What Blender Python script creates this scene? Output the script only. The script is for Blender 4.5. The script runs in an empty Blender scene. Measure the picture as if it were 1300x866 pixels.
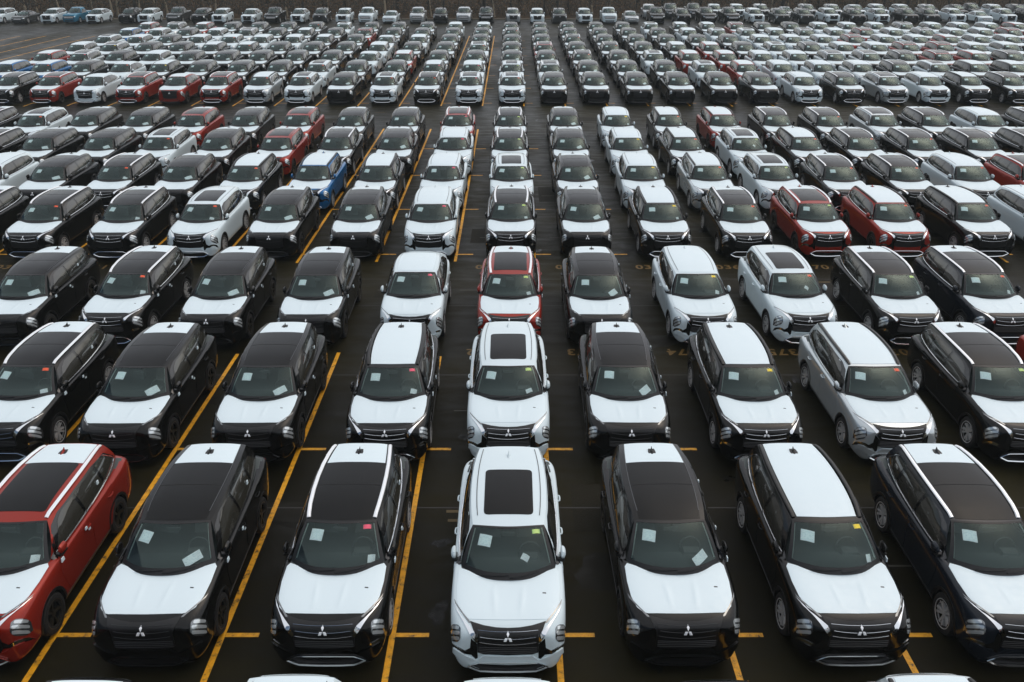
import bpy, bmesh, math, random
from mathutils import Vector, Matrix
from mathutils.bvhtree import BVHTree
R = math.radians
random.seed(7)
SC = bpy.context.scene
COL = SC.collection

# ------------------------------------------------------------------ camera, light, exposure
cam_d = bpy.data.cameras.new("camera")
cam_d.sensor_width = 36.0
cam_d.lens = 29.9
cam_d.clip_start = 0.1
cam_d.clip_end = 3000
cam = bpy.data.objects.new("camera", cam_d)
COL.objects.link(cam)
CAM_H = 10.75
cam.location = (0, 0, CAM_H)
cam.rotation_euler = (R(90 - 25.71), 0, 0)
SC.camera = cam

SUN_EL, SUN_ROT = 56, 50
w = bpy.data.worlds.new("World")
SC.world = w
w.use_nodes = True
nt = w.node_tree
sky = nt.nodes.new("ShaderNodeTexSky")
sky.sky_type = 'NISHITA'
sky.sun_disc = False
sky.sun_elevation = R(SUN_EL)
sky.sun_rotation = R(SUN_ROT)
sky.air_density = 1.0
sky.dust_density = 4.0
sky.ozone_density = 0.6
bg = nt.nodes["Background"]
bg.inputs["Strength"].default_value = 0.055
nt.links.new(sky.outputs[0], bg.inputs[0])
sun_d = bpy.data.lights.new("sun", 'SUN')
sun_d.energy = 1.5
sun_d.angle = R(172)
sun_d.color = (1.0, 0.995, 0.985)
sun = bpy.data.objects.new("sun", sun_d)
COL.objects.link(sun)
sun.rotation_euler = (R(90 - SUN_EL), 0, R(180 - SUN_ROT))
SC.view_settings.view_transform = 'Standard'
SC.view_settings.look = 'None'
SC.view_settings.gamma = 1.0
SC.view_settings.exposure = 0.56
SC.view_settings.use_curve_mapping = False

# ------------------------------------------------------------------ materials
def mat(name, col, rough=0.5, metal=0.0, coat=0.0, spec=0.5, noise=None, bump=None):
    m = bpy.data.materials.new(name)
    m.use_nodes = True
    t = m.node_tree
    b = t.nodes["Principled BSDF"]
    b.inputs["Base Color"].default_value = (*col, 1)
    b.inputs["Roughness"].default_value = rough
    b.inputs["Metallic"].default_value = metal
    b.inputs["Coat Weight"].default_value = coat
    b.inputs["Coat Roughness"].default_value = 0.06
    b.inputs["Specular IOR Level"].default_value = spec
    if noise:
        sc, lo, hi = noise
        tc = t.nodes.new("ShaderNodeTexCoord")
        n = t.nodes.new("ShaderNodeTexNoise")
        n.inputs["Scale"].default_value = sc
        n.inputs["Detail"].default_value = 4
        t.links.new(tc.outputs["Object"], n.inputs["Vector"])
        r = t.nodes.new("ShaderNodeMapRange")
        r.inputs["From Min"].default_value = 0.35
        r.inputs["From Max"].default_value = 0.68
        r.inputs["To Min"].default_value = lo
        r.inputs["To Max"].default_value = hi
        t.links.new(n.outputs["Fac"], r.inputs["Value"])
        t.links.new(r.outputs[0], b.inputs["Roughness"])
    if bump:
        sc, st = bump
        tc = t.nodes.new("ShaderNodeTexCoord")
        n = t.nodes.new("ShaderNodeTexNoise")
        n.inputs["Scale"].default_value = sc
        n.inputs["Detail"].default_value = 3
        t.links.new(tc.outputs["Object"], n.inputs["Vector"])
        bp = t.nodes.new("ShaderNodeBump")
        bp.inputs["Strength"].default_value = st
        bp.inputs["Distance"].default_value = 0.01
        t.links.new(n.outputs["Fac"], bp.inputs["Height"])
        t.links.new(bp.outputs[0], b.inputs["Normal"])
    return m

def paint(name, col, metal=0.0):
    # wet lacquer: water beads change the gloss from spot to spot
    m = mat(name, col, 0.24, metal, 0.10, 0.25, noise=(4, 0.10, 0.22))
    return m

PAINT = {
    'W': paint("white_paint", (0.66, 0.76, 0.785)),
    'K': paint("black_paint", (0.004, 0.004, 0.0035)),
    'N': paint("dark_navy_paint", (0.010, 0.013, 0.018)),
    'R': paint("red_paint", (0.27, 0.024, 0.014), 0.25),
    'B': paint("blue_paint", (0.018, 0.13, 0.32), 0.25),
    'G': paint("grey_paint", (0.55, 0.60, 0.61), 0.5),
    'D': paint("graphite_paint", (0.055, 0.06, 0.06), 0.3),
    'T': paint("teal_blue_paint", (0.03, 0.17, 0.27), 0.25),
    'S': paint("silver_paint", (0.48, 0.51, 0.52), 0.5),
}
M = {}
M['film'] = mat("white_film", (0.69, 0.80, 0.83), 0.42, 0, 0.15, 0.5, noise=(9, 0.30, 0.6), bump=(4.0, 0.09))
M['black'] = mat("black_plastic", (0.009, 0.009, 0.009), 0.42, 0, 0, 0.4)
M['gloss'] = mat("gloss_black", (0.006, 0.006, 0.006), 0.12, 0, 0.4, 0.5)
M['pane'] = mat("tinted_glass", (0.032, 0.031, 0.025), 0.05, 0, 0.6, 0.6)
M['roofglass'] = mat("roof_glass", (0.005, 0.005, 0.0045), 0.14, 0, 0.0, 0.17, noise=(7, 0.08, 0.26), bump=(60, 0.03))
M['chrome'] = mat("chrome", (0.80, 0.82, 0.83), 0.12, 1.0)
M['satin'] = mat("satin_silver", (0.86, 0.88, 0.89), 0.35, 0.35, 0.3)
M['rubber'] = mat("tyre_rubber", (0.014, 0.013, 0.012), 0.75, noise=(20, 0.65, 0.9))
M['rim'] = mat("alloy_rim", (0.74, 0.74, 0.73), 0.3, 0.5)
M['rimdark'] = mat("dark_alloy", (0.10, 0.085, 0.06), 0.35, 0.8)
M['lamp'] = mat("lamp_reflector", (0.66, 0.70, 0.70), 0.16, 0.6, 0.9)
M['lampdark'] = mat("lamp_housing", (0.22, 0.23, 0.23), 0.12, 0.85, 0.6)
M['red_lens'] = mat("red_lens", (0.25, 0.01, 0.01), 0.1, 0, 0.6)
M['cabin'] = mat("cabin_trim", (0.055, 0.068, 0.066), 0.7)
M['seat'] = mat("seat_fabric", (0.08, 0.098, 0.095), 0.8)
M['under'] = mat("underbody", (0.006, 0.006, 0.006), 0.9)
M['st_r'] = mat("orange_sticker", (0.80, 0.10, 0.03), 0.5)
M['st_y'] = mat("yellow_sticker", (0.85, 0.62, 0.03), 0.5)
M['st_g'] = mat("lime_sticker", (0.50, 0.68, 0.20), 0.5)
M['st_m'] = mat("pink_sticker", (0.80, 0.09, 0.16), 0.5)
M['plate'] = mat("pale_red_plate", (0.55, 0.30, 0.32), 0.5)

def paper_mat():
    m = mat("printed_paper", (0.78, 0.86, 0.88), 0.6)
    t = m.node_tree
    b = t.nodes["Principled BSDF"]
    tc = t.nodes.new("ShaderNodeTexCoord")
    wv = t.nodes.new("ShaderNodeTexWave")
    wv.wave_type = 'BANDS'
    wv.bands_direction = 'Y'
    wv.inputs["Scale"].default_value = 14
    wv.inputs["Distortion"].default_value = 0
    n = t.nodes.new("ShaderNodeTexNoise")
    n.inputs["Scale"].default_value = 26
    mx = t.nodes.new("ShaderNodeMath"); mx.operation = 'MULTIPLY'
    gt = t.nodes.new("ShaderNodeMath"); gt.operation = 'GREATER_THAN'; gt.inputs[1].default_value = 0.46
    cr = t.nodes.new("ShaderNodeMix"); cr.data_type = 'RGBA'
    cr.inputs["A"].default_value = (0.93, 0.96, 0.97, 1)
    cr.inputs["B"].default_value = (0.66, 0.74, 0.78, 1)
    t.links.new(tc.outputs["Object"], wv.inputs["Vector"])
    t.links.new(tc.outputs["Object"], n.inputs["Vector"])
    t.links.new(wv.outputs["Fac"], mx.inputs[0])
    t.links.new(n.outputs["Fac"], mx.inputs[1])
    t.links.new(mx.outputs[0], gt.inputs[0])
    t.links.new(gt.outputs[0], cr.inputs["Factor"])
    t.links.new(cr.outputs["Result"], b.inputs["Base Color"])
    return m
M['paper'] = paper_mat()

def windscreen_mat():
    m = bpy.data.materials.new("windscreen_glass")
    m.use_nodes = True
    t = m.node_tree
    t.nodes.clear()
    out = t.nodes.new("ShaderNodeOutputMaterial")
    mix = t.nodes.new("ShaderNodeMixShader")
    tr = t.nodes.new("ShaderNodeBsdfTransparent")
    tr.inputs[0].default_value = (0.92, 0.99, 0.97, 1)
    gl = t.nodes.new("ShaderNodeBsdfGlossy")
    gl.inputs["Roughness"].default_value = 0.03
    fr = t.nodes.new("ShaderNodeFresnel")
    fr.inputs["IOR"].default_value = 1.47
    gl.inputs["Color"].default_value = (0.80, 1.0, 0.95, 1)
    t.links.new(fr.outputs[0], mix.inputs[0])
    t.links.new(tr.outputs[0], mix.inputs[1])
    t.links.new(gl.outputs[0], mix.inputs[2])
    t.links.new(mix.outputs[0], out.inputs[0])
    return m
M['glass'] = windscreen_mat()

# ------------------------------------------------------------------ mesh helpers
def to_mesh(name, verts, faces, mats, fm=None, smooth=True, ang=35):
    me = bpy.data.meshes.new(name)
    me.from_pydata([tuple(v) for v in verts], [], faces)
    for m in mats:
        me.materials.append(m)
    if fm:
        for p, i in zip(me.polygons, fm):
            p.material_index = i
    if smooth:
        me.shade_smooth()
        me.set_sharp_from_angle(angle=R(ang))
    me.update()
    return me

class MB:
    def __init__(s): s.v, s.f, s.m = [], [], []
    def add(s, verts, faces, mi=0):
        o = len(s.v)
        s.v += [Vector(p) for p in verts]
        s.f += [tuple(i + o for i in f) for f in faces]
        s.m += [mi] * len(faces)
    def grid(s, rows, mi=0, flip=False, closed=False):
        nr, nc = len(rows), len(rows[0])
        fs = []
        for i in range(nr - 1):
            for j in range(nc if closed else nc - 1):
                a, b = i * nc + j, i * nc + (j + 1) % nc
                c, d = b + nc, a + nc
                fs.append((a, d, c, b) if flip else (a, b, c, d))
        s.add([p for r in rows for p in r], fs, mi)
    def box(s, c, d, mi=0, mtx=None, taper=1.0):
        x, y, z = d[0] / 2, d[1] / 2, d[2] / 2
        vs = [Vector((sx * x * (taper if sz > 0 else 1), sy * y * (taper if sz > 0 else 1), sz * z)) for sz in (-1, 1) for sx, sy in ((-1, -1), (1, -1), (1, 1), (-1, 1))]
        if mtx: vs = [mtx @ v for v in vs]
        vs = [v + Vector(c) for v in vs]
        s.add(vs, [(0, 3, 2, 1), (4, 5, 6, 7), (0, 1, 5, 4), (1, 2, 6, 5), (2, 3, 7, 6), (3, 0, 4, 7)], mi)
    def tube(s, path, r, mi=0, n=6, flat=1.0):
        rows = []
        for i, p in enumerate(path):
            p = Vector(p)
            a = Vector(path[max(i - 1, 0)]); b = Vector(path[min(i + 1, len(path) - 1)])
            t = (b - a).normalized()
            u = t.cross(Vector((0, 0, 1)))
            if u.length < 1e-4: u = Vector((1, 0, 0))
            u.normalize(); v = u.cross(t)
            rr = r(i / (len(path) - 1)) if callable(r) else r
            rows.append([p + (u * math.cos(k * 2 * math.pi / n) + v * flat * math.sin(k * 2 * math.pi / n)) * rr for k in range(n)])
        s.grid(rows, mi, closed=True)
        o = len(s.v)
        s.f.append(tuple(range(o - n, o))); s.m.append(mi)
        s.f.append(tuple(reversed(range(o - n * len(rows), o - n * len(rows) + n)))); s.m.append(mi)
    def merge(s, other, mi=None, mtx=None):
        o = len(s.v)
        s.v += [(mtx @ v if mtx else v.copy()) for v in other.v]
        s.f += [tuple(i + o for i in f) for f in other.f]
        s.m += [mi if mi is not None else q for q in other.m]
    def mirrored(s):
        r = MB(); r.v = [Vector((-v.x, v.y, v.z)) for v in s.v]
        r.f = [tuple(reversed(f)) for f in s.f]; r.m = list(s.m)
        return r
    def mesh(s, name, mats, smooth=True, ang=35):
        return to_mesh(name, s.v, s.f, mats, s.m, smooth, ang)

def interp(keys, x):
    if x <= keys[0][0]: return keys[0][1]
    for (x0, y0), (x1, y1) in zip(keys, keys[1:]):
        if x <= x1:
            t = (x - x0) / (x1 - x0)
            return y0 + (y1 - y0) * t
    return keys[-1][1]

def smooth_interp(keys, x):
    n = len(keys)
    if x <= keys[0][0]: return keys[0][1]
    if x >= keys[-1][0]: return keys[-1][1]
    for i in range(n - 1):
        if x <= keys[i + 1][0]: break
    def slope(k):
        a, b = keys[max(k - 1, 0)], keys[min(k + 1, n - 1)]
        return (b[1] - a[1]) / (b[0] - a[0])
    (x0, y0), (x1, y1) = keys[i], keys[i + 1]
    h = x1 - x0; t = (x - x0) / h
    m0, m1 = slope(i) * h, slope(i + 1) * h
    return (2*t**3 - 3*t*t + 1) * y0 + (t**3 - 2*t*t + t) * m0 + (-2*t**3 + 3*t*t) * y1 + (t**3 - t*t) * m1

def eval_mesh(me, mods):
    o = bpy.data.objects.new("scratch", me)
    COL.objects.link(o)
    extra = mods(o) or []
    dg = bpy.context.evaluated_depsgraph_get()
    out = bpy.data.meshes.new_from_object(o.evaluated_get(dg))
    bpy.data.objects.remove(o)
    for x in extra: bpy.data.objects.remove(x)
    return out

# ------------------------------------------------------------------ car shapes
# lower body stations: y, then the half section from the underside centre up and over to the top centre
def station(y, zb, wb, ws, zs, wm, zm, wc, zc, wt, zt, wh, zh, zcen):
    return (y, [(0, zb), (wb, zb), (ws, zs), (wm, zm), (wc, zc), (wt, zt), (wh, zh), (0, zcen)])

SUV_STATIONS = [
    station(-2.355, 0.220, 0.560, 0.630, 0.300, 0.650, 0.600, 0.630, 0.800, 0.560, 0.895, 0.320, 0.915, 0.920),
    station(-2.325, 0.160, 0.680, 0.750, 0.280, 0.770, 0.600, 0.750, 0.820, 0.650, 0.945, 0.380, 0.965, 0.970),
    station(-2.240, 0.150, 0.760, 0.835, 0.300, 0.860, 0.600, 0.845, 0.840, 0.730, 0.990, 0.440, 1.015, 1.020),
    station(-2.080, 0.170, 0.810, 0.895, 0.320, 0.915, 0.600, 0.900, 0.860, 0.800, 1.030, 0.520, 1.060, 1.055),
    station(-1.850, 0.200, 0.840, 0.915, 0.350, 0.923, 0.600, 0.934, 0.980, 0.852, 1.065, 0.580, 1.100, 1.085),
    station(-1.450, 0.200, 0.860, 0.925, 0.360, 0.922, 0.620, 0.950, 1.047, 0.864, 1.095, 0.640, 1.140, 1.120),
    station(-1.050, 0.200, 0.860, 0.920, 0.360, 0.912, 0.620, 0.945, 1.067, 0.879, 1.115, 0.700, 1.155, 1.130),
    station(-0.850, 0.200, 0.860, 0.915, 0.360, 0.902, 0.620, 0.945, 1.072, 0.884, 1.120, 0.780, 1.112, 1.000),
    station(0.000, 0.200, 0.860, 0.915, 0.360, 0.892, 0.620, 0.945, 1.087, 0.889, 1.135, 0.780, 1.127, 1.000),
    station(0.800, 0.200, 0.860, 0.920, 0.370, 0.897, 0.640, 0.950, 1.102, 0.889, 1.150, 0.780, 1.142, 1.020),
    station(1.400, 0.200, 0.860, 0.930, 0.380, 0.922, 0.660, 0.955, 1.117, 0.884, 1.165, 0.780, 1.157, 1.080),
    station(1.850, 0.220, 0.840, 0.910, 0.400, 0.912, 0.680, 0.940, 1.127, 0.864, 1.175, 0.700, 1.160, 1.140),
    station(2.150, 0.260, 0.780, 0.865, 0.420, 0.872, 0.700, 0.900, 1.117, 0.814, 1.165, 0.600, 1.170, 1.170),
    station(2.300, 0.340, 0.680, 0.790, 0.460, 0.815, 0.700, 0.810, 0.980, 0.735, 1.110, 0.500, 1.130, 1.130),
    station(2.350, 0.420, 0.520, 0.640, 0.520, 0.660, 0.700, 0.650, 0.940, 0.580, 1.040, 0.400, 1.050, 1.050),
]

def scaled(stations, sy=1, sx=1, sz=1, lift=None):
    out = []
    for y, pts in stations:
        out.append((y * sy, [(x * sx, z * sz) for x, z in pts]))
    return out

def lower_body_mesh(stations, levels=2):
    rings = []
    for y, h in stations:
        ring = [Vector((x, y, z)) for x, z in h] + [Vector((-x, y, z)) for x, z in reversed(h[1:-1])]
        rings.append(ring)
    n = len(rings[0])
    mb = MB()
    mb.grid(rings, closed=True, flip=True)
    k = len(stations[0][1])
    for ri, rev in ((0, False), (len(rings) - 1, True)):
        o = ri * n
        R_ = lambda i: o + i
        L_ = lambda i: o + (n - i) % n
        caps = [(R_(0), R_(1), L_(1))]
        for i in range(1, k - 2):
            caps.append((R_(i), R_(i + 1), L_(i + 1), L_(i)))
        caps.append((R_(k - 2), R_(k - 1), L_(k - 2)))
        for c in caps:
            mb.f.append(tuple(reversed(c)) if rev else c); mb.m.append(0)
    me = mb.mesh("cage", [])
    def mods(o):
        m = o.modifiers.new("s", 'SUBSURF'); m.levels = levels
    return eval_mesh(me, mods)

# the cabin above the belt line, described by curves along the car
class Cabin:
    def __init__(s, belt, roof, rise, ws_bottom, ws_top, rear_bottom_y, rear_bottom_z, rear_bottom_x):
        s.belt, s.roof, s.rise = belt, roof, rise           # belt: (y,x,z)  roof edge: (y,x,z)
        s.wsb, s.wst = ws_bottom, ws_top                    # centre (y,z) of the windscreen's foot and head
        s.rby, s.rbz, s.rbx = rear_bottom_y, rear_bottom_z, rear_bottom_x
        key = lambda c, i: [(q[0], q[i]) for q in c]
        s.bx, s.bz = key(belt, 1), key(belt, 2)
        s.tx, s.tz = key(roof, 1), key(roof, 2)
        s.b0, s.b1, s.t0, s.t1 = belt[0][0], belt[-1][0], roof[0][0], roof[-1][0]
    def side(s, a, t):
        yb = s.b0 + (s.b1 - s.b0) * a; yt = s.t0 + (s.t1 - s.t0) * a
        pb = Vector((smooth_interp(s.bx, yb), yb, smooth_interp(s.bz, yb)))
        pt = Vector((smooth_interp(s.tx, yt), yt, smooth_interp(s.tz, yt)))
        p = pb.lerp(pt, t)
        p.x += 0.045 * 4 * t * (1 - t)
        return p
    def roof_p(s, a, u):           # u -1..1 across
        y = s.t0 + (s.t1 - s.t0) * a
        x = smooth_interp(s.tx, y); z = smooth_interp(s.tz, y)
        k = 1 - abs(u) ** 3.0
        yy = y + (s.wst[0] - s.t0) * max(0, 1 - a * 5) * (1 - u * u)
        return Vector((x * u, yy, z + s.rise * k * (0.75 + 0.25 * min(1, a * 4))))
    def ws(s, u, v):               # u -1..1 across, v 0 foot .. 1 head
        c = s.side(0, 0); h = s.side(0, 1)
        q = 1 - u * u
        qb = 1 - abs(u) ** 2.4
        foot = Vector((c.x * u, c.y + (s.wsb[0] - c.y) * qb, c.z + (s.wsb[1] - c.z) * q))
        rp = s.roof_p(0, u)
        p = foot.lerp(rp, v)
        p += Vector((0, -0.5, 0.8)) * (0.05 * 4 * v * (1 - v))
        return p
    def rear(s, u, v):
        rp = s.roof_p(1, u)
        foot = Vector((s.rbx * u, s.rby - 0.12 * u * u, s.rbz))
        return foot.lerp(rp, v) + Vector((0, 0.05, 0.02)) * 4 * v * (1 - v)

SUV_CABIN = Cabin(
    belt=[(-0.99, .80, 1.10), (-.5, .845, 1.10), (.3, .850, 1.11), (1.1, .825, 1.13), (1.7, .755, 1.15), (2.14, .66, 1.15)],
    roof=[(-.45, .610, 1.58), (-.05, .655, 1.64), (.5, .675, 1.665), (1.1, .660, 1.66), (1.55, .622, 1.635), (1.93, .575, 1.59)],
    rise=0.045, ws_bottom=(-1.35, 1.145), ws_top=(-.54, 1.64), rear_bottom_y=2.26, rear_bottom_z=1.13, rear_bottom_x=.60)
COUPE_CABIN = Cabin(
    belt=[(-0.99, .80, 1.08), (-.5, .868, 1.09), (.3, .885, 1.12), (1.2, .86, 1.17), (1.8, .81, 1.21), (2.12, .74, 1.22)],
    roof=[(-.33, .60, 1.575), (0, .64, 1.615), (.5, .655, 1.63), (1.0, .635, 1.60), (1.45, .595, 1.53), (1.85, .55, 1.42)],
    rise=0.045, ws_bottom=(-1.30, 1.135), ws_top=(-.40, 1.62), rear_bottom_y=2.24, rear_bottom_z=1.20, rear_bottom_x=.64)

def panel(bvh, poly, A, B, D, nu=10, nv=4, off=0.004, depth=0.012, mb=None, flipped=False):
    """A raised panel: the outline (in the plane of A and B, single-valued along A) laid on the body along D."""
    A, B, D = Vector(A), Vector(B), Vector(D).normalized()
    n = len(poly)
    amin = min(p[0] for p in poly); amax = max(p[0] for p in poly)
    av = sorted(set([round(p[0], 5) for p in poly] + [round(amin + (amax - amin) * i / nu, 5) for i in range(nu + 1)]))
    av = [a for i, a in enumerate(av) if i == 0 or a - av[i - 1] > 1e-4]
    rows, norms = [], []
    for a in av:
        aa = min(max(a, amin + 1e-5), amax - 1e-5)
        bs = []
        for i in range(n):
            p, q = poly[i], poly[(i + 1) % n]
            if (p[0] - aa) * (q[0] - aa) <= 0 and abs(p[0] - q[0]) > 1e-9:
                t = (aa - p[0]) / (q[0] - p[0])
                if -1e-6 <= t <= 1 + 1e-6: bs.append(p[1] + (q[1] - p[1]) * t)
        if not bs: continue
        lo, hi = min(bs), max(bs)
        row, nr = [], []
        for j in range(nv + 1):
            b = lo + (hi - lo) * j / nv
            o = A * aa + B * b - D * 8
            loc, nm, idx, dist = bvh.ray_cast(o, D)
            if loc is None:
                loc, nm, idx, dist = bvh.find_nearest(A * aa + B * b - D * 1.2)
            if nm.dot(D) > 0: nm = -nm
            row.append(loc + nm * off); nr.append(nm)
        rows.append(row); norms.append(nr)
    m = mb or MB()
    flip = A.cross(B).dot(D) > 0
    m.grid(rows, 0, flip=not flip)
    # skirt round the edge
    nr_, nc_ = len(rows), len(rows[0])
    loop = [(i, 0) for i in range(nr_)] + [(nr_ - 1, j) for j in range(1, nc_)] + [(i, nc_ - 1) for i in range(nr_ - 2, -1, -1)] + [(0, j) for j in range(nc_ - 2, 0, -1)]
    top = [rows[i][j] for i, j in loop]
    bot = [rows[i][j] - norms[i][j] * (off + depth) for i, j in loop]
    m.grid([top + top[:1], bot + bot[:1]], 0, flip=flip)
    return m

def rounded(poly, r=0.03, n=3):
    out = []
    k = len(poly)
    for i in range(k):
        p = Vector(poly[i]); a = Vector(poly[i - 1]); b = Vector(poly[(i + 1) % k])
        da = a - p; db = b - p
        ra = min(r, da.length * .45); rb = min(r, db.length * .45)
        s0 = p + da.normalized() * ra; s1 = p + db.normalized() * rb
        for q in range(n + 1):
            t = q / n
            out.append(tuple((s0 * (1 - t) ** 2) + p * (2 * t * (1 - t)) + s1 * t * t))
    return out

def sym(half):
    """closed outline of a shape symmetric about x=0, from its half going from the top centre round to the bottom centre"""
    return [(x, b) for x, b in half] + [(-x, b) for x, b in reversed(half) if abs(x) > 1e-6]

S2 = math.sqrt(.5)
FRONT = ((1, 0, 0), (0, S2, S2), (0, S2, -S2))      # looking at the nose from above
TOP = ((1, 0, 0), (0, 1, 0), (0, 0, -1))
def SIDE(sgn): return ((0, 1, 0), (0, 0, 1), (-sgn, 0, 0))
W0 = (-2.335 + .885) * S2                           # height of the emblem in the FRONT plane
def fx(px, py):                                     # nose outline drawn on a 574 px per metre tracing
    return ((px - 632) / 574.0, W0 + (415 - py) / 574.0)

def wheel_meshes(dark, spokes=10, r=.36, wd=.235):
    t = MB()
    prof = [(.20, -.10), (.255, -.115), (.30, -.118), (.335, -.112), (.355, -.085), (r, -.05), (r, .05), (.355, .085), (.335, .112), (.30, .118), (.255, .115), (.20, .10)]
    N = 28
    rows = [[Vector((x, rr * math.cos(a), rr * math.sin(a))) for rr, x in prof] for a in [2 * math.pi * i / N for i in range(N + 1)]]
    t.grid(rows, 0, flip=True)
    m = MB()
    # barrel, rim lip, backing disc
    lip = [(.262, .112), (.250, .118), (.238, .112), (.232, .06), (.232, .02), (0.0, .02)]
    rows = [[Vector((x, rr * math.cos(a), rr * math.sin(a))) for rr, x in lip] for a in [2 * math.pi * i / N for i in range(N + 1)]]
    m.grid(rows[:], 0, flip=True)
    for i in range(len(m.m)):
        if i % (len(lip) - 1) >= 3: m.m[i] = 1
    for k in range(spokes):
        a = 2 * math.pi * (k + (.16 if k % 2 else -.16)) / spokes
        c, s = math.cos(a), math.sin(a)
        def P(rr, off, x): return Vector((x, rr * c - off * s, rr * s + off * c))
        w0, w1 = .016, .024
        vs = [P(.05, -w0, .085), P(.05, w0, .085), P(.245, w1, .108), P(.245, -w1, .108), P(.05, -w0, .03), P(.05, w0, .03), P(.245, w1, .04), P(.245, -w1, .04)]
        m.add(vs, [(0, 1, 2, 3), (0, 3, 7, 4), (1, 5, 6, 2)], 0)
    hub = [Vector((.09, .06 * math.cos(q), .06 * math.sin(q))) for q in [2 * math.pi * i / 12 for i in range(12)]]
    m.add(hub + [Vector((.095, 0, 0))], [(i, (i + 1) % 12, 12) for i in range(12)], 0)
    rm = M['rimdark'] if dark else M['rim']
    tyre = t.mesh("tyre", [M['rubber']])
    rim = m.mesh("rim", [rm, M['under']])
    j = MB(); j.merge(t, 0)
    m2 = MB(); m2.merge(m)
    m2.m = [q + 1 for q in m2.m]
    j.merge(m2)
    joined = j.mesh("wheel", [M['rubber'], rm, M['under']])
    return tyre, rim, joined

P_ = 'PAINT'
class Model: pass

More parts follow.
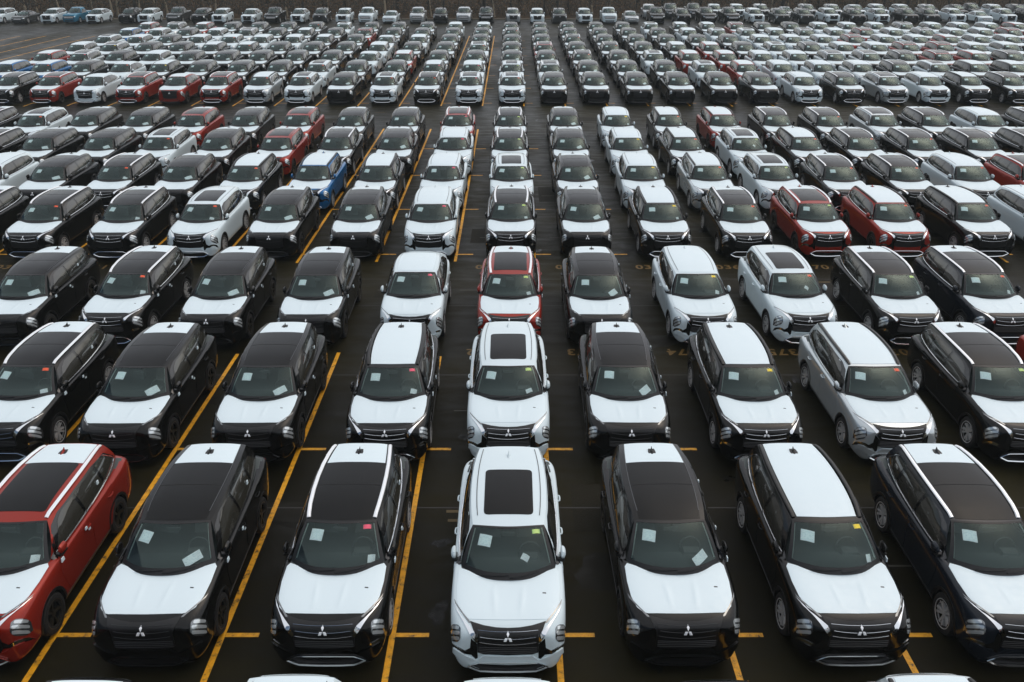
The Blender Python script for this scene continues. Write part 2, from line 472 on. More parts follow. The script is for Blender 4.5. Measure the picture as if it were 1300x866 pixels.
def build_model(stations, cab, kind='suv', arch=.405, wx=.80, wy=(-1.40, 1.31)):
    """All the meshes of one kind of car, front towards -y, wheels on z = 0."""
    o = Model()
    low = lower_body_mesh(stations, 2)
    NS, NT = 30, 8
    cb = MB()
    roof = [[cab.roof_p(i / 24, u / 10) for u in range(-10, 11)] for i in range(25)]
    sideR = [[cab.side(i / NS, j / NT) for j in range(NT + 1)] for i in range(NS + 1)]
    mb_roof, mb_side = MB(), MB()
    mb_roof.grid(roof, flip=True)
    mb_side.grid(sideR, flip=True)
    mb_rear = MB()
    mb_rear.grid([[cab.rear(u / 10, v / 6) for u in range(-10, 11)] for v in range(7)], flip=False)
    cb.merge(mb_roof); cb.merge(mb_side); cb.merge(mb_side.mirrored()); cb.merge(mb_rear)
    bvh_v = [v.co.copy() for v in low.vertices] + [v.copy() for v in cb.v]
    nlo = len(low.vertices)
    bvh_f = [tuple(p.vertices) for p in low.polygons] + [tuple(i + nlo for i in f) for f in cb.f]
    bvh = BVHTree.FromPolygons(bvh_v, bvh_f)
    lowbvh = BVHTree.FromPolygons(bvh_v[:nlo], bvh_f[:len(low.polygons)])
    o.bvh, o.cab = bvh, cab
    # cut the wheel arches
    def mods(ob):
        cut = MB()
        for y in wy:
            for sg in (-1, 1):
                N = 24
                rows = [[Vector((x * sg, y + arch * math.cos(q), .36 + arch * math.sin(q))) for q in [2 * math.pi * i / N for i in range(N)]] for x in (.60, 1.2)]
                c2 = MB(); c2.grid(rows, closed=True, flip=sg < 0)
                c2.f.append(tuple(range(N)) if sg < 0 else tuple(reversed(range(N)))); c2.m.append(0)
                c2.f.append(tuple(reversed(range(N, 2 * N))) if sg < 0 else tuple(range(N, 2 * N))); c2.m.append(0)
                cut.merge(c2)
        cm = cut.mesh("cutter", [], smooth=False)
        bm = bmesh.new(); bm.from_mesh(cm); bmesh.ops.recalc_face_normals(bm, faces=bm.faces); bm.to_mesh(cm); bm.free()
        co = bpy.data.objects.new("cutter", cm); COL.objects.link(co)
        m = ob.modifiers.new("b", 'BOOLEAN'); m.operation = 'DIFFERENCE'; m.object = co; m.solver = 'EXACT'
        return [co]
    bm = bmesh.new(); bm.from_mesh(low); bmesh.ops.recalc_face_normals(bm, faces=bm.faces); bm.to_mesh(low); bm.free()
    cutm = eval_mesh(low, mods)
    b = MB()
    b.add([v.co.copy() for v in cutm.vertices], [tuple(p.vertices) for p in cutm.polygons], 0)
    # wells, underside and the deck inside the cabin are dark, not painted
    for i, f in enumerate(b.f):
        c = sum((b.v[q] for q in f), Vector()) / len(f)
        nrm = (b.v[f[1]] - b.v[f[0]]).cross(b.v[f[2]] - b.v[f[1]])
        inwell = any((c.y - y) ** 2 + (c.z - .36) ** 2 < (arch + .004) ** 2 for y in wy) and abs(c.x) < .93 and c.z < .36 + arch + .01
        deck = -1.25 < c.y < 2.1 and abs(c.x) < .80 and c.z > .9
        if kind == 'pickup': deck = -1.25 < c.y < .55 and abs(c.x) < .80 and c.z > .9
        if c.z < .24: b.m[i] = 1
        elif inwell: b.m[i] = 1
        elif deck: b.m[i] = 2
    b.merge(mb_roof, 0); b.merge(mb_side, 0); b.merge(mb_side.mirrored(), 0); b.merge(mb_rear, 0)
    o.body = b.mesh("body", [PAINT['K'], M['under'], M['cabin']], ang=40)
    # windscreen, its dark surround (pillars and cowl) and what is behind it
    NU, NV = 20, 12
    us = [-1 + 2 * i / NU for i in range(NU + 1)]
    us = [-1, -.985, -.93] + [-.88 + 1.76 * i / 16 for i in range(17)] + [.93, .985, 1]
    vs = [0, .06, .125, .15] + [.22 + .66 * i / 6 for i in range(7)] + [.94, .955, 1]
    pts = [[cab.ws(u, v) for u in us] for v in vs]
    g, sr = MB(), MB()
    for i in range(len(vs) - 1):
        for j in range(len(us) - 1):
            u, v = (us[j] + us[j + 1]) / 2, (vs[i] + vs[i + 1]) / 2
            lim = .93 - .03 * (1 - v) 
            quad = [pts[i][j], pts[i][j + 1], pts[i + 1][j + 1], pts[i + 1][j]]
            inside = abs(u) < .93 and .125 < v < .955
            if inside: g.add(quad, [(0, 1, 2, 3)], 0)
            else: sr.add([p + Vector((0, -.002, .003)) for p in quad], [(0, 1, 2, 3)], 0)
    def weld(mbx):
        bmx = bmesh.new()
        vv = [bmx.verts.new(p) for p in mbx.v]
        for f in mbx.f: bmx.faces.new([vv[i] for i in f])
        bmesh.ops.remove_doubles(bmx, verts=bmx.verts, dist=1e-4)
        bmx.normal_update()
        me = bpy.data.meshes.new("m"); bmx.to_mesh(me); bmx.free()
        r = MB(); r.add([q.co.copy() for q in me.vertices], [tuple(p.vertices) for p in me.polygons], 0)
        return r
    o.windscreen = weld(g).mesh("windscreen", [M['glass']])
    sr = weld(sr)
    o.surround = sr.mesh("windscreen_surround", [M['black']])
    # pale inner trim that shows along both glass edges
    o.pillar_trim = []
    for sg in (-1, 1):
        it = MB()
        it.tube([cab.ws(sg * .91, v) + Vector((0, .03, -.03)) for v in (.16, .35, .6, .93)], .010, 0, 5)
        o.pillar_trim.append(it.mesh("pillar_trim", [M['pillar']]))
    dzs = smooth_interp(cab.tz, .3) - 1.655
    parts_in = []
    def part_in(name, mbx, mi):
        parts_in.append((name, mbx, mi))
    dash = []
    for i in range(9):
        u = -1 + i / 4
        f = cab.ws(u * .93, .10)
        dash.append([f + Vector((0, .0, -.05)), f + Vector((0, .16, -.03 - .02 * abs(u))), Vector((f.x * .97, -.72, min(f.z - .02, 1.10))), Vector((f.x * .97, -.66, min(f.z - .12, 1.0)))])
    db = MB(); db.grid(dash, 0); part_in("dashboard", db, 0)
    if kind in ('suv', 'coupe'):
        hb_ = MB(); hb_.box((.36, -.72, 1.12), (.38, .22, .07), 0, taper=.7); part_in("instrument_hood", hb_, 0)
        wl = MB()
        wl.tube([Vector((.37 + .18 * math.cos(q), -.56 + .05 * math.sin(q), 1.10 + .17 * math.sin(q))) for q in [2 * math.pi * i / 14 for i in range(15)]], .016, 0, 5)
        part_in("steering_wheel", wl, 0)
    for sx in (-.37, .37):
        for nm_, y0, y1, dd_ in (("front_seat", -.02, .06, .16), ("rear_seat", .95, 1.0, .14)):
            st = MB()
            st.box((sx, y0, 1.15 + dzs), (.48, dd_, .42 if nm_ == "front_seat" else .32), 0, Matrix.Rotation(R(-14), 3, 'X'), .78)
            st.box((sx, y1, 1.42 + dzs if nm_ == "front_seat" else 1.36 + dzs), (.26, .10, .18), 0, Matrix.Rotation(R(-10), 3, 'X'), .85)
            part_in(nm_, st, 1)
    vm = MB(); vm.box((0, cab.ws(0, .88).y + .07, cab.ws(0, .88).z - .08), (.24, .03, .07), 0); part_in("rear_view_mirror", vm, 0)
    inn = MB()
    for _n, q, mi_ in parts_in: inn.merge(q, mi_)
    o.interior = inn.mesh("interior", [M['cabin'], M['seat']])
    o.interior_parts = [(n_, q.mesh(n_, [M['cabin'] if mi_ == 0 else M['seat']])) for n_, q, mi_ in parts_in]
    # wipers
    o.wipers = []
    for x0, x1 in ((-.60, .02), (.02, .66)):
        path = [cab.ws(x0 + (x1 - x0) * t, .035 + .05 * t) + Vector((0, -.012, .018)) for t in (0, .25, .5, .75, 1)]
        wp = MB(); wp.tube(path, .011, 0, 5); o.wipers.append(wp.mesh("wiper", [M['black']]))
    # side windows, one band of black behind them
    def pt(poly, nu=8, nv=3, off=.006, rr=.035):
        mbx = panel(bvh, rounded(poly, rr), *SIDE(1), nu=nu, nv=nv, off=off, depth=.01)
        return mbx
    dz = [cab.bz[0][1], cab.bz[-1][1]]
    if kind == 'suv':
        band = [(-.96, 1.145), (.3, 1.165), (1.2, 1.19), (1.86, 1.225), (2.00, 1.29), (1.72, 1.545), (1.1, 1.625), (.4, 1.625), (-.22, 1.585), (-.50, 1.50)]
        panes = [[(-.72, 1.165), (.27, 1.18), (.23, 1.585), (-.16, 1.565), (-.36, 1.49)],
                 [(.35, 1.185), (1.16, 1.20), (1.11, 1.575), (.31, 1.59)],
                 [(1.25, 1.215), (1.80, 1.25), (1.90, 1.30), (1.64, 1.525), (1.20, 1.57)]]
    elif kind == 'coupe':
        band = [(-.96, 1.13), (.3, 1.16), (1.2, 1.215), (1.66, 1.29), (1.45, 1.44), (1.0, 1.555), (.4, 1.59), (-.22, 1.56), (-.42, 1.50)]
        panes = [[(-.72, 1.16), (.27, 1.185), (.23, 1.555), (-.12, 1.54), (-.30, 1.48)],
                 [(.35, 1.195), (1.10, 1.23), (1.0, 1.515), (.31, 1.555)],
                 [(1.18, 1.245), (1.56, 1.305), (1.40, 1.415), (1.09, 1.50)]]
    elif kind == 'pickup':
        band = [(-.96, 1.16), (.0, 1.17), (.52, 1.18), (.50, 1.60), (.2, 1.62), (-.22, 1.60), (-.42, 1.52)]
        panes = [[(-.74, 1.18), (-.10, 1.19), (-.12, 1.575), (-.20, 1.57), (-.33, 1.49)],
                 [(-.04, 1.19), (.46, 1.20), (.44, 1.57), (-.05, 1.58)]]
    else:
        band = [(-.80, .93), (.3, .95), (1.15, .97), (1.46, 1.0), (1.05, 1.21), (.6, 1.29), (.15, 1.285), (-.25, 1.20)]
        panes = [[(-.6, .955), (.30, .97), (.28, 1.265), (.12, 1.26), (-.18, 1.19)],
                 [(.37, .975), (1.08, .99), (.92, 1.21), (.36, 1.27)]]
    bandm = pt(band, 16, 5, .003)
    o.band = [bandm.mesh("window_band", [M['gloss']]), bandm.mirrored().mesh("window_band", [M['gloss']])]
    pan = [pt(p, 8, 4, .008) for p in panes]
    o.panes = [(q.mesh("side_window", [M['pane']]), q.mirrored().mesh("side_window", [M['pane']])) for q in pan]
    al = MB(); [al.merge(q) for q in pan]
    o.panes_joined = (al.mesh("side_window", [M['pane']]), al.mirrored().mesh("side_window", [M['pane']]))
    ch = MB()
    def on_side(y, z, off=.012):
        loc, nm, i, d = bvh.ray_cast(Vector((3, y, z)), Vector((-1, 0, 0)))
        if loc is None: loc, nm, i, d = bvh.find_nearest(Vector((.9, y, z)))
        return loc + nm * (off if nm.x > 0 else -off)
    if kind == 'suv':
        path = [on_side(y, z) for y, z in ((-.80, 1.152), (-.4, 1.158), (.1, 1.166), (.6, 1.178), (1.1, 1.192), (1.5, 1.208), (1.80, 1.228), (1.93, 1.262), (1.90, 1.34), (1.80, 1.42), (1.70, 1.50), (1.64, 1.54))]
        ch.tube(path, .011, 0, 6)
        o.wtrim = (ch.mesh("window_trim", [M['chrome']]), ch.mirrored().mesh("window_trim", [M['chrome']]))
    # rear window
    rw = MB()
    rw.grid([[cab.rear(u / 10, v / 4) + Vector((0, .012, .006)) for u in (-8, -6, -3, 0, 3, 6, 8)] for v in (1, 1.6, 2.2, 2.8, 3.4)], flip=False)
    o.rear_window = rw.mesh("rear_window", [M['pane']])
    if kind in ('suv', 'coupe'):
        tl = panel(bvh, rounded([(.42, .98), (.80, .98), (.84, 1.08), (.42, 1.07)], .02), (1, 0, 0), (0, 0, 1), (0, -1, 0), 6, 2)
        o.tail = (tl.mesh("tail_lamp", [M['red_lens']]), tl.mirrored().mesh("tail_lamp", [M['red_lens']]))
    # ---- nose
    lb = lowbvh
    def fp(pp, nu=12, nv=4, off=.004, depth=.012, both=False, symm=False, rr=.012):
        poly = [fx(*q) for q in pp]
        if symm: poly = sym(poly)
        elif rr: poly = rounded(poly, rr)
        return panel(lb, poly, *FRONT, nu=nu, nv=nv, off=off, depth=depth)
    if kind in ('suv', 'coupe'):
        gr = fp([(632, 338), (740, 333), (850, 315), (930, 292), (972, 278), (945, 345), (905, 440), (908, 500), (905, 540), (850, 557), (632, 565)], 30, 12, .010, .016, symm=True)
        o.grille = gr.mesh("grille", [M['black']])
        bars = []
        for py, x1, sag in ((372, 900, 16), (428, 880, 20), (474, 885, 22)):
            mbx = MB()
            path = []
            for i in range(-8, 9):
                t = i / 8
                a, bb = fx(632 + (x1 - 632) * t, py - sag * t * t)
                A, B, D = [Vector(q) for q in FRONT]
                loc, nm, ii, dd = lb.ray_cast(A * a + B * bb - D * 8, D)
                path.append(loc + nm * .017)
            mbx.tube(path, .0042, 0, 5)
            bars.append(mbx)
        o.bars = bars
        bj = MB(); [bj.merge(q) for q in bars]
        o.bars_chrome = [q.mesh("grille_bar", [M['chrome']]) for q in bars]
        o.bars_black = [q.mesh("grille_bar", [M['barblk']]) for q in bars]
        # lower grille mesh strips
        o.lower_bars = []
        for py in (500, 515, 530, 545):
            path = []
            for i in range(-6, 7):
                t = i / 6
                a, bb = fx(632 + 262 * t, py - 6 * t * t)
                A, B, D = [Vector(q) for q in FRONT]
                loc, nm, ii, dd = lb.ray_cast(A * a + B * bb - D * 8, D)
                path.append(loc + nm * .013)
            gm = MB(); gm.tube(path, .006, 0, 5); o.lower_bars.append(gm.mesh("lower_grille_bar", [M['barblk']]))
        wing = fp([(1130, 110), (1092, 196), (1030, 288), (972, 388), (914, 462), (896, 438), (930, 372), (985, 316), (1050, 246), (1100, 165)], 14, 2, .014, .02, rr=.008)
        o.wing = (wing, wing.mirrored())
        slim = fp([(1128, 78), (1118, 120), (1060, 200), (985, 292), (955, 300), (1040, 205), (1105, 120)], 12, 2, .006, rr=.006)
        o.slim = (slim.mesh("slim_lamp", [M['lampdark']]), slim.mirrored().mesh("slim_lamp", [M['lampdark']]))
        lamp = MB()
        hl = [(1055, 335), (1080, 308), (1135, 304), (1152, 325), (1154, 405), (1135, 450), (1080, 454), (1056, 425)]
        base = fp(hl, 6, 4, .006, rr=.02)
        lamp.merge(base, 0)
        for r0, c0, c1 in ((314, 1072, 1144), (360, 1064, 1148), (406, 1066, 1146)):
            cell = fp([(c0, r0 + 6), (c0 + 30, r0), (c1, r0 - 2), (c1, r0 + 26), (c0 + 34, r0 + 30), (c0, r0 + 34)], 7, 3, .011, .009, rr=.016)
            lamp.merge(cell, 1)
        o.lamp = (lamp.mesh("headlight", [M['lampdark'], M['lamp']]), lamp.mirrored().mesh("headlight", [M['lampdark'], M['lamp']]))
        fog = fp([(908, 470), (962, 425), (972, 505), (1020, 528), (1140, 462), (1150, 482), (1066, 552), (965, 562), (925, 600), (905, 590)], 10, 3, .004, rr=.008)
        o.fog = (fog.mesh("bumper_insert", [M['gloss']]), fog.mirrored().mesh("bumper_insert", [M['gloss']]))
        fl = fp([(1040, 520), (1140, 462), (1146, 474), (1060, 540)], 5, 2, .012, rr=.006)
        o.fogtrim = (fl.mesh("bumper_chrome", [M['chrome']]), fl.mirrored().mesh("bumper_chrome", [M['chrome']]))
        bl = fp([(632, 574), (850, 566), (912, 604), (1010, 566), (1120, 500), (1128, 540), (1040, 610), (960, 648), (900, 632), (632, 642)], 34, 5, .026, .03, symm=True)
        o.bumper = bl.mesh("front_bumper", [PAINT['K']], ang=28)
        inta = panel(lb, sym([(0, .40), (.44, .40), (.60, .315), (.43, .23), (0, .23)]), (1, 0, 0), (0, 0, 1), (0, 1, 0), 20, 4, .004, .012)
        o.intake = inta.mesh("lower_intake", [M['black']])
        def skid(r_top, r_bot):
            sk = MB()
            def at(x, z, out):
                loc, nm, ii, dd = lb.ray_cast(Vector((x, -5, z)), Vector((0, 1, 0)))
                return (loc if loc else Vector((x, -2.2, z))) + Vector((0, -out, 0))
            top = [at(x, z, .042) for x, z in ((-.63, .31), (-.54, .365), (-.45, .405), (-.2, .41), (0, .41), (.2, .41), (.45, .405), (.54, .365), (.63, .31))]
            bot = [at(x, z, .03) for x, z in ((-.63, .31), (-.53, .255), (-.44, .215), (-.2, .20), (0, .195), (.2, .20), (.44, .215), (.53, .255), (.63, .31))]
            sk.tube(top, r_top, 0, 6); sk.tube(bot, r_bot, 0, 6)
            return sk
        o.skid_c = skid(.013, .024).mesh("skid_plate", [M['chrome']])
        o.skid_b = skid(.008, .022).mesh("skid_plate", [M['gloss']])
        # emblem: three diamonds
        em = MB()
        a0, b0 = fx(632, 418)
        A, B, D = [Vector(q) for q in FRONT]
        s_ = .074
        def rhomb(cx, cy, ang):
            out = []
            for d, wd in ((0, 0), (.5, .29), (1, 0), (.5, -.29)):
                x = cx + s_ * (d * math.sin(ang) + wd * math.cos(ang)); y = cy + s_ * (d * math.cos(ang) - wd * math.sin(ang))
                loc, nm, ii, dd = lb.ray_cast(A * (a0 + x) + B * (b0 + y) - D * 8, D)
                out.append(loc + Vector((0, -.034 + .55 * y, .022)))
            bk = [q - Vector((0, -.014, .010)) for q in out]
            c = sum(out, Vector()) / 4 + Vector((0, -.004, .003))
            em.add(out + bk + [c], [(0, 1, 8), (1, 2, 8), (2, 3, 8), (3, 0, 8), (0, 4, 5, 1), (1, 5, 6, 2), (2, 6, 7, 3), (3, 7, 4, 0)], 0)
        for q in (0, 120, 240): rhomb(.004 * math.sin(R(q)), .004 * math.cos(R(q)), R(q))
        o.emblem = em.mesh("emblem", [M['emblem']], smooth=False)
    else:
        h = max(q[1] for q in stations[1][1])
        FR = ((1, 0, 0), (0, 0, 1), (0, 1, 0))
        gw = .62 if kind == 'pickup' else .5
        o.grille = panel(lb, rounded([(-gw, h * .60), (gw, h * .60), (gw, h * .88), (-gw, h * .88)], .04), *FR, nu=16, nv=5, off=.01).mesh("grille", [M['black']])
        gb = MB()
        for q in (.67, .74, .81):
            path = []
            for i in range(-6, 7):
                loc, nm, ii, dd = lb.ray_cast(Vector((gw * .96 * i / 6, -6, h * q)), Vector((0, 1, 0)))
                path.append(loc + Vector((0, -.02, 0)))
            gb.tube(path, .016, 0, 5)
        o.gbar = gb.mesh("grille_bars", [M['chrome']])
        hl = panel(lb, rounded([(gw + .02, h * .74), (.82, h * .78), (.84, h * .90), (gw + .02, h * .88)], .03), *FR, nu=5, nv=3, off=.012)
        o.lamp = (hl.mesh("headlight", [M['lamp']]), hl.mirrored().mesh("headlight", [M['lamp']]))
        o.intake = panel(lb, rounded([(-.55, h * .28), (.55, h * .28), (.6, h * .42), (-.6, h * .42)], .04), *FR, nu=14, nv=3, off=.008).mesh("lower_intake", [M['black']])
    # ---- film on the bonnet and on the roof
    if kind in ('suv', 'coupe'):
        hood = sym([(0, -1.285), (.45, -1.225), (.70, -1.08), (.79, -1.03), (.835, -1.10), (.84, -1.45), (.815, -1.76), (.75, -1.98), (.665, -2.085), (.58, -2.112), (.3, -2.125), (0, -2.13)])
        hm = panel(lb, hood, *TOP, nu=56, nv=14, off=.006, depth=.006)
        for v in hm.v:
            f_ = max(0, min(1, (-1.40 - v.y) / .25)) * max(0, min(1, (v.y + 2.12) / .3))
            v.z += .011 * f_ * math.exp(-((abs(v.x) - (.21 + .08 * (v.y + 1.9))) / .035) ** 2)
        o.hood = hm.mesh("bonnet_film", [M['film']], ang=60)
        sl = panel(lb, [(.555, -1.597), (.612, -1.600), (.612, -1.622), (.555, -1.619)], *TOP, nu=2, nv=1, off=.008)
        o.slot = sl.mesh("film_slot", [M['black']])
    rx = lambda y, k: smooth_interp(cab.tx, y) * k
    def roofpoly(y0, y1, k):
        ys = [y0 + (y1 - y0) * i / 6 for i in range(7)]
        return [(rx(y, k), y) for y in ys] + [(-rx(y, k), y) for y in reversed(ys)]
    def rp(y0, y1, k, m_, off, name, bow=0):
        ys = [y0 + (y1 - y0) * i / 12 for i in range(13)]
        rows = []
        for i, y in enumerate(ys):
            row = []
            for j in range(-8, 9):
                x = rx(y, k) * j / 8
                yy = y + bow * (1 - (j / 8) ** 2) * (1 - i / 12)
                loc, nm, ii, dd = bvh.ray_cast(Vector((x, yy, 3)), Vector((0, 0, -1)))
                row.append(loc + nm * (off if nm.z > 0 else -off))
            rows.append(row)
        mbx = MB(); mbx.grid(rows, flip=True)
        edge = [r[0] for r in rows] + rows[-1][1:] + [r[-1] for r in reversed(rows[:-1])] + list(reversed(rows[0][1:-1]))
        edge.append(edge[0])
        mbx.grid([edge, [p - Vector((0, 0, off + .006)) for p in edge]], flip=False)
        return mbx.mesh(name, [m_], ang=60)
    if kind == 'suv':
        o.film_rear = rp(1.15, 1.90, .83, M['film'], .006, "roof_film")
        o.film_full = rp(-.39, 1.90, .83, M['film'], .006, "roof_film", -.05)
        o.roof_glass = rp(-.44, 1.16, .86, M['roofglass'], .004, "panoramic_roof", -.05)
        o.roof_small = panel(bvh, rounded([(-.50, -.28), (.50, -.28), (.49, 1.15), (-.49, 1.15)], .07), *TOP, nu=14, nv=12, off=.006, depth=.008).mesh("panoramic_roof", [M['roofglass']], ang=60)
        o.seam = rp(.42, .435, .86, M['under'], .006, "roof_seam")
        o.sunroof = panel(bvh, rounded([(-.43, -.26), (.43, -.26), (.43, 1.02), (-.43, 1.02)], .09), *TOP, nu=14, nv=10, off=.006, depth=.008).mesh("sunroof", [M['roofglass']], ang=60)
        for nm_, m_ in (('rail_s', M['satin']), ('rail_b', M['black'])):
            rl = MB()
            ys = [-.40, -.30, -.1, .3, .7, 1.1, 1.5, 1.75, 1.88]
            path = []
            for i, y in enumerate(ys):
                x = rx(y, .93)
                loc, nm, ii, dd = bvh.ray_cast(Vector((x, y, 3)), Vector((0, 0, -1)))
                h = .004 if i in (0, len(ys) - 1) else .026
                path.append(loc + Vector((0, 0, h)))
            rl.tube(path, .036, 0, 8, .62)
            setattr(o, nm_, (rl.mesh("roof_rail", [m_]), rl.mirrored().mesh("roof_rail", [m_])))
        ditch = MB()
        ys = [-.26 + 2.1 * i / 10 for i in range(11)]
        rows = []
        for y in ys:
            row = []
            for k in (.835, .855):
                loc, nm, ii, dd = bvh.ray_cast(Vector((rx(y, k), y, 3)), Vector((0, 0, -1)))
                row.append(loc + nm * (.009 if nm.z > 0 else -.009))
            rows.append(row)
        ditch.grid(rows, flip=True)
        o.ditch = (ditch.mesh("roof_groove", [M['groove']]), ditch.mirrored().mesh("roof_groove", [M['groove']]))
        # fin aerial
        fin = MB()
        loc, nm, ii, dd = bvh.ray_cast(Vector((0, 1.52, 3)), Vector((0, 0, -1)))
        prof = [(-.10, 0, .035), (-.03, .025, .034), (.04, .06, .024), (.075, .075, .012), (.085, 0, .014)]
        rows = []
        for dy, h, wd in prof:
            rows.append([loc + Vector((-wd, dy, 0)), loc + Vector((-wd * .25, dy, h + .008)), loc + Vector((wd * .25, dy, h + .008)), loc + Vector((wd, dy, 0))])
        fin.grid(rows, flip=True)
        o.fin = fin.mesh("roof_fin", [PAINT['K']])
        pd = MB(); pd.grid([[loc + Vector((x * (1 - .3 * abs(y) / .14), y - .01, .0105)) for x in (-.075, 0, .075)] for y in (-.14, 0, .11)], flip=True)
        o.fin_hole = pd.mesh("film_cutout", [M['black']])
    elif kind == 'coupe':
        o.film_full = rp(-.27, 1.30, .84, M['film'], .006, "roof_film", -.05)
    # ---- flanks
    if kind in ('suv', 'coupe'):
        fd = panel(bvh, rounded([(-.80, .42), (.26, .40), (.30, 1.10), (-.88, 1.08), (-.93, .9)], .05), *SIDE(1), nu=12, nv=7, off=.005)
        rdp = panel(bvh, rounded([(.285, .40), (.98, .41), (1.10, .62), (1.28, .80), (1.30, 1.13), (.325, 1.10)], .05), *SIDE(1), nu=12, nv=7, off=.005)
        o.doors = [(q.mesh("door", [PAINT['K']]), q.mirrored().mesh("door", [PAINT['K']])) for q in (fd, rdp)]
        hs = []
        for y in (.12, 1.10):
            h = MB(); c = on_side(y, 1.0, .03)
            h.tube([c + Vector((-.03, -.09, 0)), c + Vector((0, -.07, 0)), c + Vector((.004, 0, 0)), c + Vector((0, .07, 0)), c + Vector((-.03, .09, 0))], .016, 0, 6)
            hs.append((h.mesh("handle", [PAINT['K']]), h.mirrored().mesh("handle", [PAINT['K']])))
        o.handles = hs
        o.pads = []
        for y, z, s in ((.02, 1.04, .05), (.12, .965, .045), (-.86, 1.06, .07)):
            c = on_side(y, z, .035)
            pd_ = MB(); pd_.box(c, (.02, s * 1.4, s), 0, taper=.8); o.pads.append(pd_.mesh("protective_pad", [M['film']]))
        pd_ = MB(); pd_.box(on_side(.98, 1.36, .02), (.02, .07, .07), 0, taper=.8); o.pads.append(pd_.mesh("protective_pad", [M['film']]))
    o.clad = []
    for y in wy:
        cl = MB()
        rows = []
        for i in range(17):
            q = R(-20) + R(220) * i / 16
            row = []
            for rr in (arch - .004, arch + .05):
                yy, zz = y + rr * math.cos(q), max(.36 + rr * math.sin(q), .21)
                loc, nm, ii, dd = bvh.ray_cast(Vector((3, yy, zz)), Vector((-1, 0, 0)))
                if loc is None: loc, nm, ii, dd = bvh.find_nearest(Vector((.92, yy, zz)))
                row.append(loc + Vector((.009, 0, 0)))
            row.insert(0, row[0] - Vector((.06, 0, 0))); row.append(row[-1] - Vector((.015, 0, 0)))
            rows.append(row)
        cl.grid(rows, 0, flip=False)
        o.clad += [cl.mesh("wheel_arch_trim", [M['black']]), cl.mirrored().mesh("wheel_arch_trim", [M['black']])]
    sill = panel(bvh, [(wy[0] + arch, .22), (wy[1] - arch, .22), (wy[1] - arch, .36), (wy[0] + arch, .36)], *SIDE(1), nu=6, nv=2, off=.010)
    o.sill = (sill.mesh("sill_trim", [M['black']]), sill.mirrored().mesh("sill_trim", [M['black']]))
    mi = MB()
    mc = Vector((cab.side(.13, 0).x + .075, cab.side(.11, 0).y - .09, cab.side(.1, 0).z + .13))
    rows = []
    for i in range(7):
        v = -1 + i / 3
        rr = math.sqrt(max(0, 1 - abs(v) ** 3)) if abs(v) < 1 else .05
        rows.append([mc + Vector((.062 * rr * math.cos(q) * (1 if math.cos(q) > 0 else .5), .125 * v, .085 * rr * math.sin(q))) for q in [2 * math.pi * k / 12 for k in range(12)]])
    mi.grid(rows, 0, closed=True, flip=False)
    stalk = MB(); stalk.box(mc + Vector((-.05, -.08, -.085)), (.12, .06, .045), 0, Matrix.Rotation(R(12), 3, 'Y'))
    stalk.box(mc + Vector((0, -.01, -.085)), (.085, .19, .03), 0)
    ml = MB(); ml.merge(mi, 0); ml.merge(stalk, 1)
    o.mirror = (ml.mesh("wing_mirror", [PAINT['K'], M['black']]), ml.mirrored().mesh("wing_mirror", [PAINT['K'], M['black']]))
    # stickers behind the windscreen
    def sheet(u, v, wu, hv, rot, name, m_, lift=-.012):
        mbx = MB(); rows = []
        ux = (cab.ws(u + .05, v) - cab.ws(u - .05, v)).normalized()
        vy = (cab.ws(u, v + .05) - cab.ws(u, v - .05)).normalized()
        n_ = ux.cross(vy).normalized()
        c, s = math.cos(R(rot)), math.sin(R(rot))
        a = ux * c + vy * s; b_ = vy * c - ux * s
        cen = cab.ws(u, v) + n_ * lift
        for i in range(4):
            rows.append([cen + a * (wu * (j / 3 - .5)) + b_ * (hv * (i / 3 - .5)) - n_ * (.012 * ((j / 3 - .5) ** 2) * 4) for j in range(4)])
        mbx.grid(rows)
        return mbx.mesh(name, [m_])
    o.sheets = [sheet(u_, v_, .225, .21, a_, "windscreen_sheet", M['paper']) for u_, v_, a_ in ((-.60, .70, -3), (-.57, .72, 1), (-.63, .69, -6), (-.55, .67, 3))]
    o.stickers = {k: sheet(.74, .865, .14, .08, -4, "windscreen_sticker", M['st_' + k], .006) for k in 'rygm'}
    o.wy, o.wx = wy, wx
    return o

M['groove'] = mat("roof_groove", (0.05, 0.055, 0.06), 0.5)
M['barblk'] = mat("dark_grille_bar", (0.035, 0.035, 0.035), 0.3, 0, 0.2)
M['pillar'] = mat("pillar_trim", (0.42, 0.50, 0.46), 0.6)
M['emblem'] = mat("emblem_silver", (0.93, 0.95, 0.96), 0.3, 0.15, 0.4)
WHEEL = {False: wheel_meshes(False), True: wheel_meshes(True, 5)}

# ------------------------------------------------------------------ placing
def link(name, me, parent=None, paint_=None, loc=None, rz=0.0):
    o = bpy.data.objects.new(name, me)
    COL.objects.link(o)
    if parent: o.parent = parent
    if loc is not None: o.location = loc
    if rz: o.rotation_euler = (0, 0, rz)
    if paint_ is not None and me is not None:
        o.material_slots[0].link = 'OBJECT'
        o.material_slots[0].material = PAINT[paint_]
    return o

def tag(o, label, cat, group=None, kind=None):
    if label: o['label'] = label
    if cat: o['category'] = cat
    if group: o['group'] = group
    if kind: o['kind'] = kind
    return o
#PLACE
SUV = build_model(SUV_STATIONS, SUV_CABIN, 'suv')
COUPE = build_model(scaled(SUV_STATIONS, .955, .97, .985), COUPE_CABIN, 'coupe')

